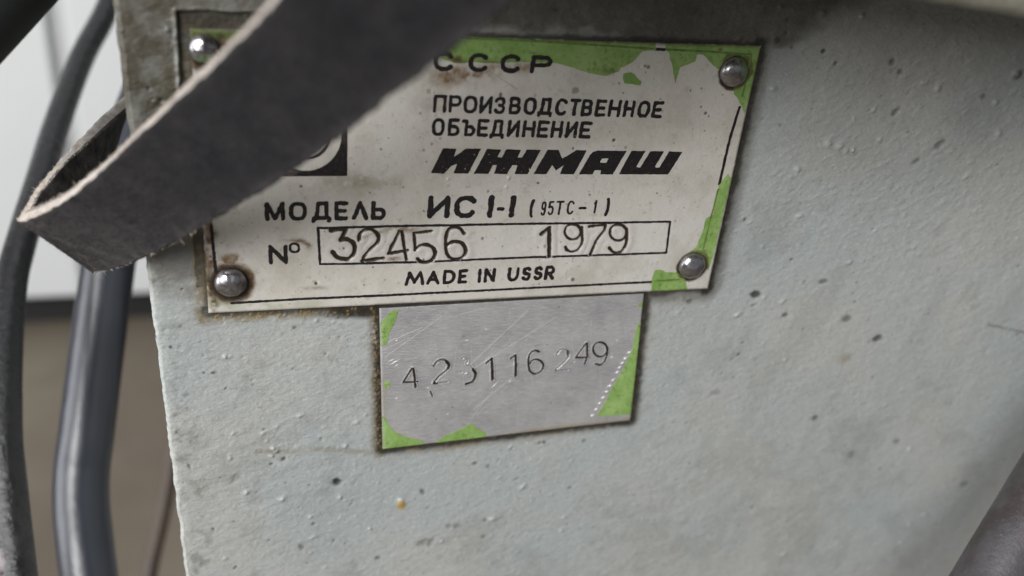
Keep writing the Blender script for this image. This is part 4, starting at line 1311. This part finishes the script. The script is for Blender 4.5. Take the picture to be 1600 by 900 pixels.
frac = np.tile(np.array([k_ / nw for k_ in range(nw + 1)] + [1] * 3 + [k_ / nw for k_ in range(nw, -1, -1)] + [0] * 3), L)
dust_light = 0.75 * sstep(sta + 1.5 * (frac - 0.5), 5.5, 11.0) + 0.5 * (np.exp(-frac / 0.03) + np.exp(-(1 - frac) / 0.05))  # dust, plus painted lightening of the shaded fold and inner strand
dust_light = np.clip(dust_light * (0.8 + 0.5 * fbm(sta * 9, frac * 9, 2.0, 211, 3)), 0, 1)
mesh_obj('strap', V_, F_, [M_BELT, M_CUT], belt, True, dict(dust_light=dust_light), mi)
# loose fibres along both cut edges
fv = []; ff = []; nv = []; nf = []
for _ in range(5200):
    i = rng.integers(60, L - 40); lowe = rng.random() < 0.5
    t_ = rng.random()
    base = Ac[i] + (Wn[i] * Wl[i] if lowe else 0) + Nn[i] * T_B * t_ + (Ac[i + 1] - Ac[i]) * rng.random()
    dr = (Wn[i] if lowe else -Wn[i]) * rng.uniform(.3, 1) + Tn[i] * rng.normal(0, .8) + Nn[i] * rng.normal(0, .5)
    dr /= np.linalg.norm(dr); ln = rng.choice([.3, .5, .9], p=[.6, .35, .05]) * rng.uniform(.6, 1.2) * (1.7 if lowe else 1.0)
    sd = np.cross(dr, ax[:, 2]); sd /= np.linalg.norm(sd) + 1e-9; w2 = 0.05
    b0 = len(fv)
    mid = base + dr * ln * .5 + Tn[i] * rng.normal(0, .08)
    sd2 = np.cross(sd, dr)
    fv += [base + sd * w2, base - sd * w2 * .5 + sd2 * w2, base - sd * w2 * .5 - sd2 * w2, mid + sd * w2 * .7, mid - sd * w2 * .35 + sd2 * w2 * .6, mid - sd * w2 * .35 - sd2 * w2 * .6, base + dr * ln + Tn[i] * rng.normal(0, .15)]
    for a_, b_ in ((0, 1), (1, 2), (2, 0)):
        ff.append((b0 + a_, b0 + b_, b0 + 3 + b_, b0 + 3 + a_)); ff.append((b0 + 3 + a_, b0 + 3 + b_, b0 + 6))
for _ in range(4200):            # short nap standing on the outer face near the fold
    i = min(L - 112, max(60, int(L - 112 - abs(rng.normal(0, 45))))); s_ = rng.random()
    base = Ac[i] + Wn[i] * Wl[i] * s_ + (Ac[i + 1] - Ac[i]) * rng.random()
    dr = Tn[i] * rng.normal(0, 1) + Wn[i] * rng.normal(0.4, .8) - Nn[i] * 0.35
    dr /= np.linalg.norm(dr); ln = rng.uniform(.2, .7); sd = np.cross(dr, ax[:, 2]); sd /= np.linalg.norm(sd) + 1e-9
    b0 = len(nv); nv += [base + sd * .018, base - sd * .018, base - Nn[i] * 0.03, base + dr * ln]; nf += [(b0, b0 + 1, b0 + 3), (b0 + 1, b0 + 2, b0 + 3), (b0 + 2, b0, b0 + 3)]
tag(mesh_obj('surface_nap', nv, nf, M_NAP, belt), kind='stuff')
tag(mesh_obj('edge_fibres', fv, ff, M_FIBRE, belt), kind='stuff')

# ------------------------------------------------------------------ cables, tube, rod, hose
cable_p = [(205, -70, 330), (180, -15, 322), (160, 30, 314), (127, 93, 300), (89, 195, 278), (57, 300, 257), (30, 390, 242), (17, 450, 235), (9, 560, 226), (8, 680, 218), (17, 780, 214), (30, 900, 209), (45, 1000, 204)]
o = tube('black_cable', [at(*p) for p in cable_p], 3.75, M_CABLE, rough=0.03, attrs=lambda t, l: max(0.0, min(1.0, (t - 0.80) / 0.08)) * max(0.0, min(1.0, (-l - 0.15) / 0.3)) + 0.08 * max(0.0, min(1.0, (t - 0.78) / 0.1)))
tag(o, 'thick black rubber cable curving down along the left edge, behind the belt fold', 'cable')
tube_p = [(300, 40, 285), (255, 95, 281), (224, 165, 277), (197, 250, 272), (180, 340, 268), (165, 445, 265), (150, 560, 262), (135, 680, 258), (128, 735, 257), (127, 790, 255), (134, 860, 252), (144, 940, 250), (154, 1020, 248)]
o = tube('steel_tube', [at(*p) for p in tube_p], 7.2, M_TUBE, per=12, seg=40)
tag(o, 'bent blue grey metal tube passing behind the belt beside the housing', 'tube')
wire_p = [(290, 640, 420), (272, 700, 415), (262, 760, 410), (250, 820, 405), (236, 880, 400), (222, 960, 395)]
o = tube('thin_wire', [at(*p) for p in wire_p], 3.4, M_WIRE, seg=12)
tag(o, 'thin brown wire blurred low in the gap left of the housing', 'wire')
c0 = at(1685, 680, 196); c1 = at(1548, 912, 186)
dv = (c1 - c0)
rod_pts = [c0 - dv * 1.2, c0 - dv * .5, c0, c1, c1 + dv * .6, c1 + dv * 1.2]
o = tube('steel_rod', rod_pts, 7.0, M_ROD, seg=48, per=20, rough=0.01)
tag(o, 'dark worn steel rod crossing the lower right corner in front of the housing', 'rod')
hp = [(-190, 158, 150), (-110, 72, 150), (-26, -20, 150), (75, -132, 150), (160, -225, 150)]
o = tube('black_hose', [at(*p) for p in hp], 9.0, M_HOSE, seg=40)
tag(o, 'matt black hose cutting across the upper left corner', 'hose')
